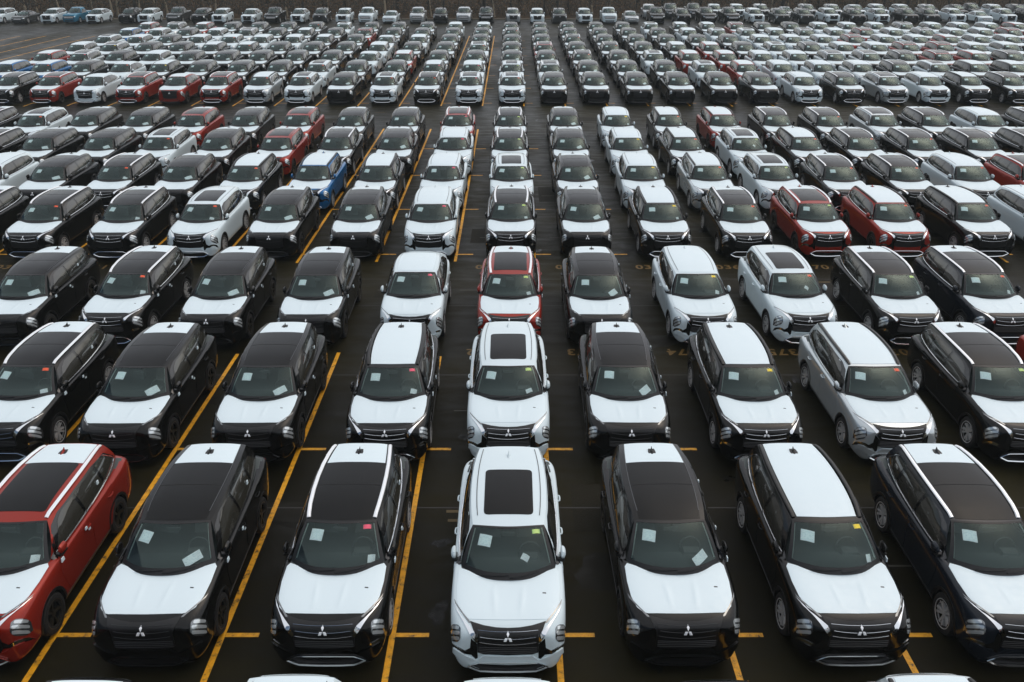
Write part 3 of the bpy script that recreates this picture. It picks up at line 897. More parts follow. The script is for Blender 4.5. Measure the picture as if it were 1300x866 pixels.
def sheet_on_dash(model, style, name="paper_sheet"):
    u, v, wu, hv, rot = style
    cab_ = model.cab
    ux = (cab_.ws(u + .05, v) - cab_.ws(u - .05, v)).normalized()
    vy = (cab_.ws(u, v + .05) - cab_.ws(u, v - .05)).normalized()
    n_ = ux.cross(vy).normalized()
    cen = cab_.ws(u, v) - n_ * .035
    c, s = math.cos(R(rot)), math.sin(R(rot))
    a = ux * c + vy * s; b_ = vy * c - ux * s
    mbx = MB()
    mbx.grid([[a * (wu * (j / 4 - .5)) + b_ * (hv * (i / 4 - .5)) - n_ * (.02 * (j / 4 - .3) ** 2 * 4) for j in range(5)] for i in range(5)])
    return mbx.mesh(name, [M['paper']]), cen
DASH = {q: [sheet_on_dash(SUV, st) for st in sts] for q, sts in {
    'b': [(.60, .26, .30, .17, 24), (.60, .27, .29, .19, 28), (.62, .25, .26, .19, 18)],
    'c': [(.79, .20, .15, .13, -12), (.76, .20, .16, .11, 8), (.72, .22, .17, .12, -20)],
    's': [(.40, .40, .14, .11, -32), (.62, .22, .16, .11, -16), (.66, .24, .18, .10, 12)]}.items()}
rng = random.Random(11)

def spawn_car(x, front, tok, row, lod, label, group):
    """tok: paint, trim (c chrome / b black), roof (p panorama / f filmed / s sunroof), sticker, shape (E coupe)"""
    col, trim, roof, stick, shape = tok
    md = COUPE if shape == 'E' else SUV
    name = "coupe_crossover" if shape == 'E' else "suv"
    root = bpy.data.objects.new(name, None)
    root.empty_display_size = 0.3
    COL.objects.link(root)
    cx, cy = x, front + 2.35
    rz = R(rng.uniform(-.9, .9))
    root.location = (cx, cy, 0); root.rotation_euler = (0, 0, rz)
    tag(root, label, "coupe crossover" if shape == 'E' else "SUV", group)
    A = lod == 'A'; B = lod in 'AB'
    link("body", md.body, root, col)
    link("windscreen", md.windscreen, root)
    link("windscreen_surround", md.surround, root)
    if A:
        for n_, q in md.interior_parts: link(n_, q, root)
    else:
        link("interior", md.interior, root)
    link("bonnet_film", md.hood, root)
    link("windscreen_sheet", md.sheets[rng.randrange(4)], root)
    if stick in 'rygm': link("windscreen_sticker", md.stickers[stick], root)
    g = link("grille", md.grille, root)
    link("emblem", md.emblem, g)
    for q in md.lamp: link("headlight", q, root)
    link("front_bumper", md.bumper, root, col)
    chrome = trim == 'c'
    for sd in (0, 1):
        link("window_band", md.band[sd], root)
        if B:
            for pr in md.panes: link("side_window", pr[sd], root)
        else:
            link("side_window", md.panes_joined[sd], root)
        link("wing_mirror", md.mirror[sd], root, col)
    if shape != 'E':
        if roof == 'p':
            link("panoramic_roof", md.roof_glass if col in "KN" else md.roof_small, root)
            link("roof_film", md.film_rear, root)
        elif roof == 'f':
            link("roof_film", md.film_full, root)
        else:
            if col not in 'W': link("roof_film", md.film_full, root)
            link("sunroof", md.sunroof, root)
        rails = md.rail_s if (chrome and roof == 'p') else None
        if rails:
            for q in rails: link("roof_rail", q, root)
        elif B and roof == 'f' and col != 'W':
            for q in md.rail_b: link("roof_rail", q, root)
        elif B:
            for q in md.ditch: link("roof_groove", q, root)
    else:
        link("roof_film", md.film_full, root)
    dark = trim == 'b' or col == 'R'
    ty, ri, jo = WHEEL[dark]
    for sx in (-1, 1):
        for y in md.wy:
            if A:
                wo = link("wheel", ty, root, None, (sx * md.wx, y, .36), 0 if sx > 0 else math.pi)
                link("rim", ri, wo)
            else:
                link("wheel", jo, root, None, (sx * md.wx, y, .36), 0 if sx > 0 else math.pi)
    if B:
        if chrome:
            for q in md.wing: link("chrome_wing", q, root)
            for q in md.fogtrim: link("bumper_chrome", q, root)
            link("skid_plate", md.skid_c, root)
        else:
            link("skid_plate", md.skid_b, root)
        if shape != 'E':
            for q in md.fogins: link("bumper_insert", q, root)
            link("roof_fin", md.fin, root, col)
            if col not in 'W' : link("film_cutout", md.fin_hole, root)
            if chrome:
                for q in md.wtrim: link("window_trim", q, root)
        link("lower_intake", md.intake, root)
        for q in (md.bars_chrome if chrome else md.bars_black): link("grille_bar", q, g)
        for q in md.clad: link("wheel_arch_trim", q, root)
        for q in md.slim: link("slim_lamp", q, root)
        if roof == 'p' and col in "KN": link("roof_seam", md.seam, root)
    if A:
        for pr, hp in zip(md.doors, md.handles):
            for sd in (0, 1):
                d_ = link("door", pr[sd], root, col)
                link("handle", hp[sd], d_, col)
        for q in md.lower_bars: link("lower_grille_bar", q, g)
        for q in md.wipers: link("wiper", q, root)
        for q in md.pillar_trim: link("pillar_trim", q, root)
        for q in md.sill: link("sill_trim", q, root)
        link("film_slot", md.slot, root)
        link("rear_window", md.rear_window, root)
        for q in md.tail: link("tail_lamp", q, root)
        if col != 'W' and x < 6: [link("protective_pad", q, root) for q in md.pads]
    return root, (cx, cy, rz)
for md in (SUV, COUPE):
    md.wing = [q.mesh("chrome_wing", [M['chrome']]) if isinstance(q, MB) else q for q in md.wing]
    md.fogins = md.fog
#ROWS
# ------------------------------------------------------------------ ground of the car park
def asphalt_mat():
    m = bpy.data.materials.new("wet_asphalt"); m.use_nodes = True
    t = m.node_tree; b = t.nodes["Principled BSDF"]
    L = t.links.new
    tc = t.nodes.new("ShaderNodeTexCoord")
    def noise(scale, detail=4, stretch=None):
        n = t.nodes.new("ShaderNodeTexNoise"); n.inputs["Scale"].default_value = scale; n.inputs["Detail"].default_value = detail
        if stretch:
            mp = t.nodes.new("ShaderNodeMapping"); mp.inputs["Scale"].default_value = stretch
            L(tc.outputs["Object"], mp.inputs[0]); L(mp.outputs[0], n.inputs["Vector"])
        else: L(tc.outputs["Object"], n.inputs["Vector"])
        return n.outputs["Fac"]
    def mrange(v, a, b_, c, d):
        r = t.nodes.new("ShaderNodeMapRange"); r.inputs[1].default_value = a; r.inputs[2].default_value = b_; r.inputs[3].default_value = c; r.inputs[4].default_value = d
        L(v, r.inputs[0]); return r.outputs[0]
    def mul(a, c):
        x = t.nodes.new("ShaderNodeMath"); x.operation = 'MULTIPLY'; L(a, x.inputs[0])
        if isinstance(c, float): x.inputs[1].default_value = c
        else: L(c, x.inputs[1])
        return x.outputs[0]
    big = noise(.22, 5, (1, .45, 1)); mid = noise(1.6, 5, (.5, 1.6, 1)); fine = noise(60, 3); grit = noise(220, 2)
    lum = mul(mul(mrange(big, .3, .7, .40, 1.9), mrange(mid, .3, .7, .78, 1.22)), mrange(fine, .25, .75, .65, 1.35))
    cr = t.nodes.new("ShaderNodeMix"); cr.data_type = 'RGBA'; cr.blend_type = 'MULTIPLY'; cr.inputs["Factor"].default_value = 1
    cr.inputs["A"].default_value = (0.0112, 0.0094, 0.0034, 1)
    L(lum, cr.inputs["B"])
    L(cr.outputs["Result"], b.inputs["Base Color"])
    L(mrange(mul(big, mid), .14, .36, .32, .62), b.inputs["Roughness"])
    b.inputs["Specular IOR Level"].default_value = 0.07
    bp = t.nodes.new("ShaderNodeBump"); bp.inputs["Strength"].default_value = .5; bp.inputs["Distance"].default_value = .006
    L(grit, bp.inputs["Height"]); L(bp.outputs[0], b.inputs["Normal"])
    return m
ASPH = asphalt_mat()
def sheet_obj(name, rects, z, m, kind='structure'):
    mb = MB()
    for r in rects:
        mb.grid([[Vector((x, y, z)) for x in (r[0], r[2])] for y in (r[1], r[3])], flip=False)
    o = link(name, mb.mesh(name, [m], smooth=False)); o['kind'] = kind
    return o
sheet_obj("car_park_ground", [(-900, -400, 900, 1000)], 0, ASPH)

def line_mat():
    m = mat("worn_yellow_paint", (0.50, 0.26, 0.012), 0.55)
    t = m.node_tree; b = t.nodes["Principled BSDF"]
    tc = t.nodes.new("ShaderNodeTexCoord")
    n = t.nodes.new("ShaderNodeTexNoise"); n.inputs["Scale"].default_value = 7; n.inputs["Detail"].default_value = 8; n.inputs["Roughness"].default_value = .7
    t.links.new(tc.outputs["Object"], n.inputs["Vector"])
    r = t.nodes.new("ShaderNodeValToRGB")
    e = r.color_ramp.elements
    e[0].position, e[0].color = .34, (0.045, 0.036, 0.018, 1)
    e[1].position, e[1].color = .58, (0.80, 0.37, 0.004, 1)
    q = r.color_ramp.elements.new(.44); q.color = (0.58, 0.27, 0.006, 1)
    t.links.new(n.outputs["Fac"], r.inputs[0]); t.links.new(r.outputs[0], b.inputs["Base Color"])
    return m
YEL = line_mat()
OLDY = mat("faded_yellow_paint", (0.085, 0.055, 0.014), 0.7)
NUMY = mat("worn_number_paint", (0.12, 0.066, 0.010), 0.6, noise=(6, .5, .8))
SEAM = mat("asphalt_joint", (0.011, 0.009, 0.007), 0.6)
PALE = mat("old_grey_line", (0.050, 0.046, 0.034), 0.7)
LX0, LW = .81, 2.845
PITCH = 5.72
# (first line end, last line end, ticks, columns of lines)
F1, FB, FC = 9.88, 28.95, 59.6
ROWF = {0: F1 - 5.75, 1: F1, 2: F1 + 5.72, 3: F1 + 11.45}
ROWF[2] += .2; ROWF[3] += .4
for i in range(4): ROWF[4 + i] = FB + 5.65 * i
for i in range(7): ROWF[8 + i] = FC + 6.25 * i
def lines(ystart, yend, ticks, k0, k1):
    for k in range(k0, k1 + 1):
        x = LX0 + LW * k
        jit = rng.uniform(-.03, .03)
        rects = [(x - .052 + jit, ystart + rng.uniform(-.12, .12), x + .052 + jit, yend + rng.uniform(-.15, .15))]
        o = sheet_obj("stall_line", rects, .004, YEL)
        rects = [(x + .055 + jit, ty - .047, x + .62 + jit, ty + .047) for ty in ticks]
        for r in rects: sheet_obj("stall_tick", [r], .0045, YEL)
lines(2.0, F1 + 11.55, [ROWF[0] + .95, ROWF[1] + .95, ROWF[2] + .78], -7, 7)
lines(FB - .05, FB + 22.9, [ROWF[4 + i] + .75 for i in range(4)], -10, 10)
lines(FC - .3, FC + 43.0, [ROWF[8 + i] + .8 for i in range(7)], -24, 21)
# asphalt laying joints and a few old worn marks
for y in (8.9, 14.35, 20.2, 24.9, 27.2, 34.3, 45.2, 53.0, 55.6, 75.0, 101.5, 106):
    sheet_obj("asphalt_seam", [(-70, y, 70, y + .035)], .0025, SEAM)
for y in (12.55, 18.3, 26.2, 31.6, 37.4, 54.6):
    for k in range(-7, 8):
        if rng.random() < .6:
            x = LX0 + LW * k + rng.uniform(.2, .8)
            sheet_obj("worn_mark", [(x, y, x + rng.uniform(.5, 1.7), y + .05)], .003, PALE)
for x, y in ((-1.35, 14.2), (-1.3, 13.9), (-12.3, 24.3), (10.2, 26.9), (-22, 31), (13.4, 55.5), (-9, 57), (-1.6, 47.5)):
    sheet_obj("worn_mark", [(x, y, x + .62, y + .09)], .003, OLDY)
# oil drips, tyre scuffs and square patches in the surface
STAIN = mat("oil_stain", (0.0045, 0.0040, 0.0025), 0.5, 0, 0, 0.12, noise=(5, .2, .6))
PATCH = mat("patched_asphalt", (0.0165, 0.0145, 0.0085), 0.75, 0, 0, 0.1, noise=(30, .6, .9))
WET = mat("damp_patch", (0.0082, 0.0070, 0.0030), 0.5, 0, 0, 0.10, noise=(2, .38, .6))
srng = random.Random(21)
def blot(x, y, rx, ry, m, name, z):
    n = 22; ph = [srng.uniform(0, 6.28) for _ in range(4)]
    pts = []
    for i in range(n):
        a = 2 * math.pi * i / n
        k = 1 + .22 * math.sin(2 * a + ph[0]) + .16 * math.sin(3 * a + ph[1]) + .12 * math.sin(5 * a + ph[2]) + .08 * math.sin(8 * a + ph[3])
        pts.append(Vector((x + rx * k * math.cos(a), y + ry * k * math.sin(a), z)))
    mb = MB(); mb.add(pts, [tuple(range(n))]); o = link(name, mb.mesh(name, [m], smooth=False)); o['kind'] = 'structure'
for i in range(90):
    y = srng.uniform(7, 58)
    blot(srng.uniform(-.62, .62) * y - 1, y, srng.uniform(.05, .28), srng.uniform(.05, .34), STAIN, "oil_stain", .0012 + i * 2e-6)
for i in range(34):
    y = srng.uniform(8, 62)
    blot(srng.uniform(-.62, .62) * y - 1, y, srng.uniform(.4, 1.5), srng.uniform(.2, .8), WET, "damp_patch", .0018 + i * 4e-6)
for x, y, a, b_ in ((-1.9, 8.6, 1.3, .9), (1.25, 13.6, 1.1, 1.6), (-4.5, 25.6, 2.2, 1.1), (6.9, 25.9, 1.5, 1.4), (-14.2, 53.6, 3.2, 1.4), (4.2, 54.2, 2.6, 1.2), (1.2, 36.5, 1.0, 2.4), (-1.6, 31, 1.1, 1.7)):
    sheet_obj("asphalt_patch", [(x, y, x + a, y + b_)], .0022, PATCH)
# stall numbers at the two ends of the front aisle
def number(txt, x, y, rot):
    c = bpy.data.curves.new("stall_number", 'FONT'); c.body = txt; c.size = .54; c.align_x = 'CENTER'; c.space_character = 1.12
    c.materials.append(NUMY); c.offset = .012
    o = bpy.data.objects.new("stall_number", c); COL.objects.link(o)
    o.location = (x, y, .005); o.rotation_euler = (0, 0, rot); o['kind'] = 'structure'
for k in range(-5, 6):
    x = LX0 + LW * (k + .5)
    number("%04d" % (373 + k), x - .1, F1 + 11.9, math.pi)
for k in range(-7, 8):
    x = LX0 + LW * (k + .5)
    number("%04d" % (367 + k), x - .1, FB - .75, 0)

# ------------------------------------------------------------------ the cars of the blocks
ROWS = {
 0: (-3, "Rcp- Kbp- Wcf- Wcs- Kbp- Gcf- Kcp-"),
 1: (-3, "Rcp- Kbp- Kcpm Wcsg Kbp- Kcfy Ncp-"),
 2: (-4, "Kcpr Kbp- Kbp- Kcfm Wcsg Kbp- Kcfy Gcfr Kcpg Rcp-"),
 3: (-5, "Kbp- Kcpr Kbp- Kbp- WcfmE Rcpg Kbp- Wcfy Wcsr Kcpg Ncpr"),
 4: (-7, "Kcp- Kcpr Kcp- Wcsr Kbp- Kbp- Wcfm Kcpg Kbp- Kcfy Kcpr Rcpg Rcfr Kcfr Wcf-"),
 5: (-8, "Wcf- Kbp- Kcpr Kbp- Kcfr Bcf- Kcf- Wcfm Wcsg Kbp- Wcfy Gcfr Wcsg Kcpr Kcpr Wcfr Rcp-"),
 6: (-9, "Kcp- Kbp- Kbp- Wcsr Kbp- Rbp- Kcp- Kbp- Wcfm Kcpg Kbp- Wcfy Kcfr Wcsg Kcfr Kcpr Kcpr Kcp- Kcp-"),
 7: (-10, "Kcp- Wcsr Kbp- Kbp- Rbp- Kbp- Rbp- Kbp- Kbp- Rcpm Kcpg Kbp- Wcfy Kcfr Rcf- Kcp- Kcpr Gcp- Kcp- Wcf- Kcp-"),
 8: (-12, "Kcp- Rcp- Wcf-E Rcp- Rbf-E Rcp- Gcfr Wcsr Kbp- Wcsr Kcpr Wcpm Wcsr Kbp- Kbp- Kbp- Kbp- Kbp- Kbp- Wcf- Kcp- Gcp- Wcf- Kcf- Kcp- Kcp-"),
 9: (-13, "Bcf- Bcfr Kbp- Wcfr-E Kcfy Kbp- Kbp- Kbp- Wcsr Kbp- Kbp- Kcfm Wcfm Wcsg Gcp- Kbp- Kbp- Kbp- Wcs- Rcf- Wcf- Wcf- Gcf- Kcp- Wcs- Kcf- Kcf-"),
 10: (-13, "Rcfm Gcpm Kbp- Wcf- Kbp- Kbp- Kbp- Kbp- Kbp- Wcf-E Rcf- Kbp- Kbp- Kbp- Kbp- Kcpr Kbp- Wcs- Rcf- Rcf- Wcf- Wcf- Gcp- Gcp- Kcp- Rcp- Rcf- Kcp-"),
 11: (-13, "Gcf- Gcpy Kbp- Kbp- Kcf- Kcfr Kbp- Kbp- Kbp- Wcf- Kbp- Kbp- Wcpr Kbp- Rcp- Kbp- Kcpr Kbp- Kcf- Rcf- Kbp- Wcs- Kcp- Wcf- Wcf- Rcp- Rcp- Wcf- Wcf-"),
 12: (-13, "Wcs- Wcfr Kbp- Wcf- Wcfr Wcf- Wcf- Kcf- Kbp- Gcf-E Wcf- Kbp- Kbp- Kbp- Kbp- Kcpr Kbp- Kbp- Kbp- Kbp- Kbp- Wcf- Wcf- Wcf- Rcp- Wcf- Wcf- Rcf- Wcf- Wcf-"),
 13: (-13, "Bcf- Wcf- Kbp- Wcf- Gcp- Kbp- Kcf- Kbp- Rbp- Kbp- Kbp- Kbp- Kbp- Kcpr Kbp- Kbp- Kbp- Kbp- Kbp- Wcf- Wcs- Wcs- Wcf- Gcp- Wcf- Rcp- Wcf- Gcp- Wcf- Wcf- Rcp-"),
 14: (-13, "Rcf- Gcp- Rcf- Kbp- Kbp- Kbp- Kbpr Wcs- Kbp- Kbp- Kbp- Wcf- Wcf- Kbp- Kbp- Kbp- Kbp- Kbp- Wcs- Kcf- Kcf- Rcp- Kbp- Kbp- Wcf- Wcf- Wcf- Gcp- Wcf- Wcf- Wcf- Rcf-"),
}
SPACE = {4: 2.86, 5: 2.85, 6: 2.89, 7: 2.93, 8: 2.92, 9: 2.98, 10: 2.99, 11: 2.99, 12: 3.02, 13: 3.05, 14: 3.09}
XPOS = {1: [-8.65, -5.82, -2.95, -.06, 2.72, 5.45, 8.2],
        2: [-11.35, -8.69, -5.77, -2.8, -.09, 2.64, 5.53, 8.49, 11.4, 14.25],
        3: [-14.4, -11.4, -8.58, -5.79, -2.9, -.05, 2.52, 5.49, 8.35, 11.35, 14.05],
        4: [-20.3, -17.4, -14.4, -11.5, -8.66, -5.7, -3.0, -.03, 2.7, 5.56, 8.48, 11.35, 14.2, 17.2, 20.1]}
COLN = {'W': "white", 'K': "black", 'N': "dark navy", 'R': "red", 'B': "blue", 'G': "silver grey"}
STN = {'r': "orange sticker", 'y': "yellow sticker", 'g': "lime sticker", 'm': "pink sticker"}
ORD = ["nearest", "first", "second", "third", "fourth", "fifth", "sixth", "seventh"]
NUM = ["", "first", "second", "third", "fourth", "fifth", "sixth", "seventh", "eighth", "ninth", "tenth", "eleventh", "twelfth", "thirteenth", "fourteenth", "fifteenth", "sixteenth", "seventeenth", "eighteenth"]
def row_name(r):
    if r == 0: return "the nearest cut-off row"
    if r < 4: return "the %s full row" % NUM[r]
    if r < 8: return "the middle block's %s row" % NUM[r - 3]
    return "the far block's %s row" % NUM[r - 7]
def col_name(k):
    if k == 0: return "in the centre column"
    return "%s column %s of centre" % (NUM[abs(k)], "left" if k < 0 else "right")
def roof_name(t):
    if t[4] == 'E': return "sloping back"
    return {'p': "half-filmed black roof", 'f': "white roof", 's': "dark sunroof"}[t[2]]
dash_n = 0
for r in sorted(ROWS):
    k0, txt = ROWS[r]
    toks = [(t.replace("-E", "E") if t.endswith("-E") and len(t) == 6 else t) for t in txt.split()]
    toks = [t if len(t) == 5 else t + "." for t in toks]
    lod = 'A' if r < 4 else 'B' if r < 9 else 'C'
    n_col = {}
    for t in toks: n_col[t[0]] = n_col.get(t[0], 0) + 1
    for i, t in enumerate(toks):
        k = k0 + i
        shape = "coupe crossover" if t[4] == 'E' else "SUV"
        if n_col[t[0]] == 1:
            label = "only %s %s in %s, with %s" % (COLN[t[0]], shape, row_name(r), roof_name(t))
        else:
            extra = roof_name(t)
            if r < 8 and t[3] in STN: extra = STN[t[3]]
            elif r < 8 and t[1] == 'c' and t[2] == 'p': extra = "silver roof rails"
            label = "%s %s, %s, %s, %s" % (COLN[t[0]], shape, extra, row_name(r).replace("the ", ""), col_name(k))
        group = "front block cars" if r < 4 else "middle block cars" if r < 8 else "far block cars"
        dx = rng.uniform(-.08, .08); dy = rng.uniform(-.08, .08)
        px_ = XPOS[r][i] if r in XPOS else -.06 + SPACE.get(r, 2.84) * k + dx
        if r == 1: dy = 0.0 if k == 0 else .12 + dy * .2
        if r == 2: dy *= .3
        root, (cx, cy, rz) = spawn_car(px_, ROWF[r] + dy, t, r, lod, label, group)
        if 0 < r < 8 and t[4] != 'E':
            style = 's' if t[2] == 's' else 'b' if t[1] == 'b' else 'c'
            vs = DASH[style]
            me, cen = vs[rng.randrange(len(vs))] if r > 1 else vs[0]
            if r < 6:
                o = link("paper_sheet", me, None, None, (Matrix.Rotation(rz, 3, 'Z') @ cen) + Vector((cx, cy, 0)), rz)
                tag(o, "white paper on the dashboard, %s %s, %s" % (COLN[t[0]], row_name(r).replace("the ", "").replace("full ", ""), col_name(k)), "paper sheet", "papers on dashboards")
            else:
                link("dashboard_sheet", me, root, None, cen)
        elif r >= 8 and t[4] != 'E':
            me, cen = DASH['b' if t[1] == 'b' else 'c'][0]
            link("dashboard_sheet", me, root, None, cen)
#BACK
# ------------------------------------------------------------------ the mixed row along the wood
SEDAN = build_model(scaled(SUV_STATIONS, 1.02, .98, .82), Cabin(
    belt=[(-.95, .78, .91), (0, .865, .93), (.9, .85, .95), (1.78, .68, .97)],
    roof=[(-.12, .55, 1.29), (.3, .60, 1.345), (.75, .585, 1.345), (1.1, .53, 1.28)],
    rise=.045, ws_bottom=(-1.25, .935), ws_top=(-.2, 1.32), rear_bottom_y=1.88, rear_bottom_z=.95, rear_bottom_x=.62), 'sedan', wy=(-1.42, 1.34))
PICKUP = build_model(scaled(SUV_STATIONS, 1.14, 1.03, 1.09), Cabin(
    belt=[(-1.0, .83, 1.19), (-.3, .90, 1.20), (.62, .90, 1.22)],
    roof=[(-.44, .63, 1.70), (0, .68, 1.79), (.5, .66, 1.79)],
    rise=.045, ws_bottom=(-1.36, 1.24), ws_top=(-.5, 1.77), rear_bottom_y=.74, rear_bottom_z=1.2, rear_bottom_x=.84), 'pickup', wx=.84, wy=(-1.58, 1.50))
BOXY = build_model(scaled(SUV_STATIONS, .99, 1.0, 1.03), SUV_CABIN, 'suv')
KINDS = {'x': (SUV, "crossover", "crossover"), 'b': (BOXY, "crossover", "crossover"), 'e': (COUPE, "hatchback", "hatchback"),  # x and b are SUVs; e reuses the sloping coupe body
         's': (SEDAN, "sedan", "sedan"), 'p': (PICKUP, "pickup_truck", "pickup truck")}
COLN.update({'D': "graphite", 'S': "silver", 'T': "teal blue"})
def other_car(x, front, kind, col, label, group):
    md, name, cat = KINDS[kind]
    root = bpy.data.objects.new(name, None); COL.objects.link(root); root.empty_display_size = .3
    root.location = (x, front + 2.4 * (1.14 if kind == 'p' else 1), 0)
    root.rotation_euler = (0, 0, R(rng.uniform(-2, 2)))
    tag(root, label, cat, group)
    link("body", md.body, root, col)
    link("windscreen", md.windscreen, root); link("windscreen_surround", md.surround, root); link("interior", md.interior, root)
    g = link("grille", md.grille, root)
    if kind in 'sp':
        link("grille_bars", md.gbar, g); link("lower_intake", md.intake, root)
    else:
        link("emblem", md.emblem, g)
        link("lower_intake", md.intake, root)
    for q in md.lamp: link("headlight", q, root)
    for sd in (0, 1):
        link("window_band", md.band[sd], root); link("side_window", md.panes_joined[sd], root)
        link("wing_mirror", md.mirror[sd], root, col)
    for q in md.clad: link("wheel_arch_trim", q, root)
    jo = WHEEL[False][2]
    for sx in (-1, 1):
        for y in md.wy: link("wheel", jo, root, None, (sx * md.wx, y, .36), 0 if sx > 0 else math.pi)
TENS = {20: "twenty", 30: "thirty", 40: "forty"}
def ordinal(n):
    if n <= 18: return NUM[n]
    if n == 19: return "nineteenth"
    if n in (20, 30, 40): return {20: "twentieth", 30: "thirtieth", 40: "fortieth"}[n]
    return TENS[n // 10 * 10] + " " + NUM[n % 10]
FIRST = "5Kx 21Wb 49Ds 85Wb 112Tp 140We 179Kx 203Wb 237Dp 268Kx 293Wx 329We 357Kp 388We 415Db 444Wx 472Wp 501Ws 534Sp 562Kx 591Sp 618Kp 651Sb 681Wx 708Db 739Wx 769Wp 796Ss 828Kp 859Kb 890Kp 918Kp 949Wx 979Db 1008Db 1041Wx 1071Kx 1102We 1135Kb 1162Dx 1193Wb 1226Ws 1257We 1288Kx"
SECOND = "820Sx 847Dp 876Dp 902Wx 930Wb 960Sx 990Ss 1017Sx 1048Sx 1076We 1105Wx 1134Wb 1166Sx 1202De 1222Dp 1248Wx 1277Dx 1297Db"
import re
for nm, txt, fr, v in (("back row along the wood", FIRST, 116.6, 112.5), ("rearmost row under the trees", SECOND, 123.4, 107.5)):
    items = [re.match(r"(\d+)(.)(.)", q).groups() for q in txt.split()]
    for i, (px, col, kd) in enumerate(items):
        x = (int(px) - 650) / (.0838 * v)
        lab = "%s %s in the %s, %s from its left end" % (COLN[col], KINDS[kd][2], nm, ordinal(i + 1))
        other_car(x, fr + rng.uniform(-.3, .3), kd, col, lab, nm)

# ------------------------------------------------------------------ kerb, bank and wood behind the lot
CONC = mat("weathered_concrete", (0.20, 0.17, 0.12), 0.8, noise=(3, .6, .9))
def kerb(x0, x1, y):
    n = int((x1 - x0) / 3.0)
    for i in range(n):
        a = x0 + (x1 - x0) * i / n
        mb = MB(); mb.box((a + 1.48, y + .12, .075), (2.94, .24, .15), 0, taper=.97)
        o = link("kerb_stone", mb.mesh("kerb_stone", [CONC], smooth=False)); o['kind'] = 'structure'
kerb(-99, 15, 122.6)
kerb(16, 112, 130.2)
def litter_mat():
    m = mat("leaf_litter", (0.05, 0.034, 0.018), 0.9)
    t = m.node_tree; b = t.nodes["Principled BSDF"]; b.inputs["Specular IOR Level"].default_value = .08
    tc = t.nodes.new("ShaderNodeTexCoord")
    n = t.nodes.new("ShaderNodeTexNoise"); n.inputs["Scale"].default_value = 1.3; n.inputs["Detail"].default_value = 8; n.inputs["Roughness"].default_value = .7
    t.links.new(tc.outputs["Object"], n.inputs["Vector"])
    r = t.nodes.new("ShaderNodeValToRGB"); e = r.color_ramp.elements
    e[0].position, e[0].color = .35, (0.010, 0.008, 0.004, 1)
    e[1].position, e[1].color = .68, (0.060, 0.032, 0.009, 1)
    t.links.new(n.outputs["Fac"], r.inputs[0]); t.links.new(r.outputs[0], b.inputs["Base Color"])
    return m
LIT = litter_mat()
def bank_z(x, y, y0):
    d = max(0, y - y0)
    return .10 + min(d * .09, 2.2) + min(max(0, d - 20) * .05, 9) + .12 * math.sin(x * .7 + y * .4) * min(1, d / 3)
def bank(x0, x1, y0):
    mb = MB()
    ys = [y0, y0 + 1, y0 + 2.5, y0 + 4, y0 + 7, y0 + 12, y0 + 20, y0 + 40, y0 + 90, y0 + 260]
    nx = int((x1 - x0) / 2.5)
    mb.grid([[Vector((x0 + (x1 - x0) * i / nx, y, bank_z(x0 + (x1 - x0) * i / nx, y, y0))) for i in range(nx + 1)] for y in ys])
    o = link("wooded_bank", mb.mesh("wooded_bank", [LIT])); o['kind'] = 'structure'
bank(-330, 15.4, 122.9)
bank(15.4, 330, 130.5)
BARK = mat("dark_bark", (0.020, 0.015, 0.010), 0.9, bump=(14, .6))
BARK2 = mat("pale_bark", (0.24, 0.19, 0.125), 0.85, bump=(10, .5))
TWIG = mat("bare_twigs", (0.018, 0.012, 0.007), 0.9)
LEAF = mat("withered_leaves", (0.095, 0.048, 0.013), 0.8)
LEAFD = mat("dark_leaves", (0.016, 0.018, 0.008), 0.8)
trng = random.Random(5)
def tree_meshes(seed, h, bark):
    g = random.Random(seed)
    t = MB(); c = MB()
    path = [Vector((0, 0, -.4))]; x = y = 0
    for i in range(1, 9):
        x += g.uniform(-.14, .14); y += g.uniform(-.14, .14)
        path.append(Vector((x, y, h * i / 8)))
    r0 = h * .014 + .05
    t.tube(path, lambda q: r0 * (1 - .9 * q) * (1 + .5 * max(0, .12 - q) / .12), 0, 8)
    for i in range(16):
        q = g.uniform(.12, .95)
        k = min(int(q * 8), 7); base = path[k].lerp(path[k + 1], q * 8 - k)
        a = g.uniform(0, 2 * math.pi); ln = h * g.uniform(.14, .3) * (1.1 - q * .7)
        d = Vector((math.cos(a), math.sin(a), g.uniform(.2, .9))).normalized()
        pts = [base, base + d * ln * .5 + Vector((0, 0, .05 * ln)), base + d * ln + Vector((0, 0, .2 * ln))]
        c.tube(pts, lambda s_: r0 * .34 * (1 - .85 * s_) * (1 - q * .6), 0, 5)
        for j in range(7):
            s0 = pts[1].lerp(pts[2], g.uniform(-.6, 1))
            dd = (d + Vector((g.uniform(-1, 1), g.uniform(-1, 1), g.uniform(-.3, .8)))).normalized() * ln * g.uniform(.2, .45)
            sd = dd.cross(Vector((0, 0, 1))).normalized() * .012
            c.add([s0 - sd, s0 + sd, s0 + dd], [(0, 1, 2)], 0)
            for l in range(5):
                p = s0 + dd * g.uniform(.2, 1.05); s_ = g.uniform(.05, .11)
                u = Vector((g.uniform(-1, 1), g.uniform(-1, 1), g.uniform(-1, 1))).normalized() * s_
                w_ = u.orthogonal().normalized() * s_ * .6
                c.add([p - u, p + w_, p + u, p - w_], [(0, 1, 2, 3)], 1)
    return t.mesh("trunk", [bark]), c.mesh("crown", [TWIG, LEAF if seed % 2 else LEAFD], smooth=False)
TREES = [tree_meshes(i, h, b) for i, (h, b) in enumerate(((9, BARK), (11, BARK), (8, BARK2), (10, BARK), (7, BARK2), (12, BARK)))]
spots = []
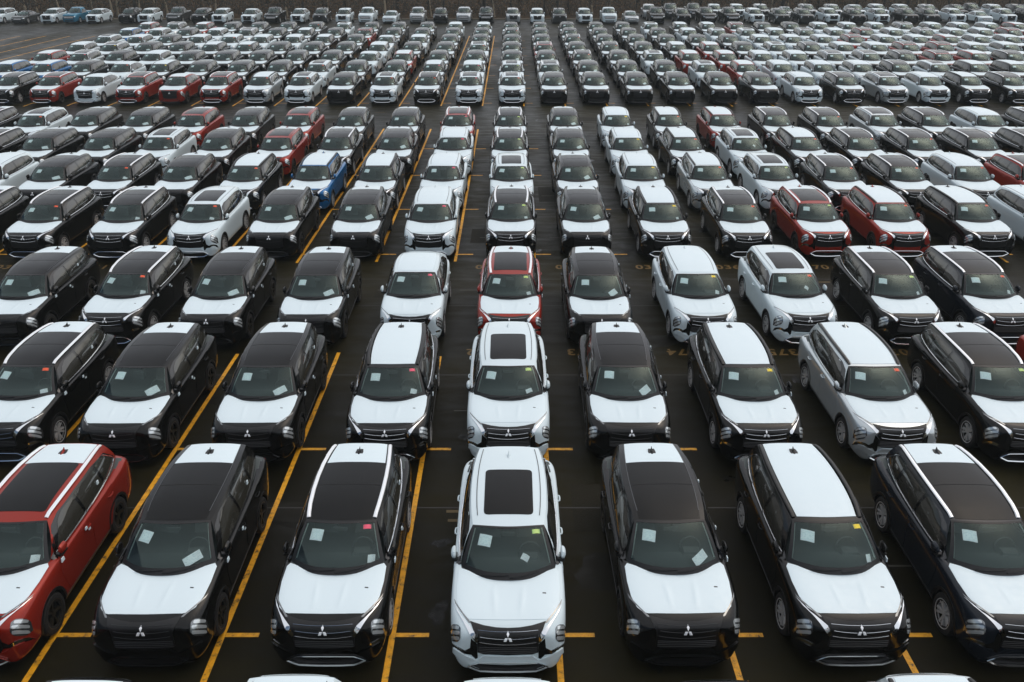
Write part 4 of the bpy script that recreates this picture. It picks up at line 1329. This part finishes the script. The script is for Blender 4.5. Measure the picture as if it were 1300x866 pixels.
for i in range(130):
    x = -105 + 215 * (i + trng.uniform(-.4, .4)) / 130
    y0 = 122.9 if x < 15.4 else 130.5
    y = y0 + trng.choice((2.2, 3.5, 5, 7, 10, 14, 19, 25)) + trng.uniform(-.8, .8)
    tm, cm = TREES[trng.randrange(len(TREES))]
    if tm.materials[0] == BARK2: y = y0 + trng.uniform(1.2, 3)
    root = bpy.data.objects.new("bare_tree", None); COL.objects.link(root)
    root.location = (x, y, bank_z(x, y, y0)); root.rotation_euler = (0, 0, trng.uniform(0, 6.28))
    s_ = trng.uniform(.8, 1.25); root.scale = (s_, s_, s_)
    pale = tm.materials[0] == BARK2
    tag(root, "thin pale-barked tree in the wood behind the lot" if pale else "thin dark tree in the wood behind the lot", "tree", "trees of the wood behind the lot")
    link("trunk", tm, root); link("crown", cm, root)
# brush under the trees: nobody could count it
br = MB(); g = random.Random(3)
for i in range(17000):
    x = g.uniform(-115, 118); y0 = 122.9 if x < 15.4 else 130.5
    d = abs(g.gauss(0, 9)) + 1.6
    y = y0 + d
    z = bank_z(x, y, y0)
    hgt = g.uniform(.3, 1.25) * (1 + min(d, 8) * .16)
    lean = Vector((g.uniform(-.45, .45), g.uniform(-.45, .45), 1)) * hgt
    wd = Vector((g.uniform(-1, 1), g.uniform(-1, 1), 0)).normalized() * g.uniform(.012, .03)
    p = Vector((x, y, z - .05))
    br.add([p - wd, p + wd, p + lean], [(0, 1, 2)], 0)
    for q in range(4):
        c = p + lean * g.uniform(.25, 1) + Vector((g.uniform(-.2, .2), g.uniform(-.2, .2), 0)); s_ = g.uniform(.05, .14)
        u = Vector((g.uniform(-1, 1), g.uniform(-1, 1), g.uniform(-1, 1))).normalized() * s_
        w_ = u.orthogonal().normalized() * s_ * .6
        br.add([c - u, c + w_, c + u, c - w_], [(0, 1, 2, 3)], 1 if g.random() < .55 else 2)
o = link("undergrowth", br.mesh("undergrowth", [TWIG, LEAF, LEAFD], smooth=False)); o['kind'] = 'stuff'

# ------------------------------------------------------------------ thin damp air over the lot
hz = bpy.data.materials.new("damp_air"); hz.use_nodes = True
t = hz.node_tree; t.nodes.clear()
ho = t.nodes.new("ShaderNodeOutputMaterial"); pv = t.nodes.new("ShaderNodeVolumePrincipled")
pv.inputs["Color"].default_value = (0.82, 0.92, 0.93, 1); pv.inputs["Density"].default_value = 0.00045
t.links.new(pv.outputs[0], ho.inputs["Volume"])
hb = MB(); hb.box((0, 300, 16.4), (1900, 1500, 35), 0)
o = link("haze", hb.mesh("haze", [hz], smooth=False)); o['kind'] = 'stuff'
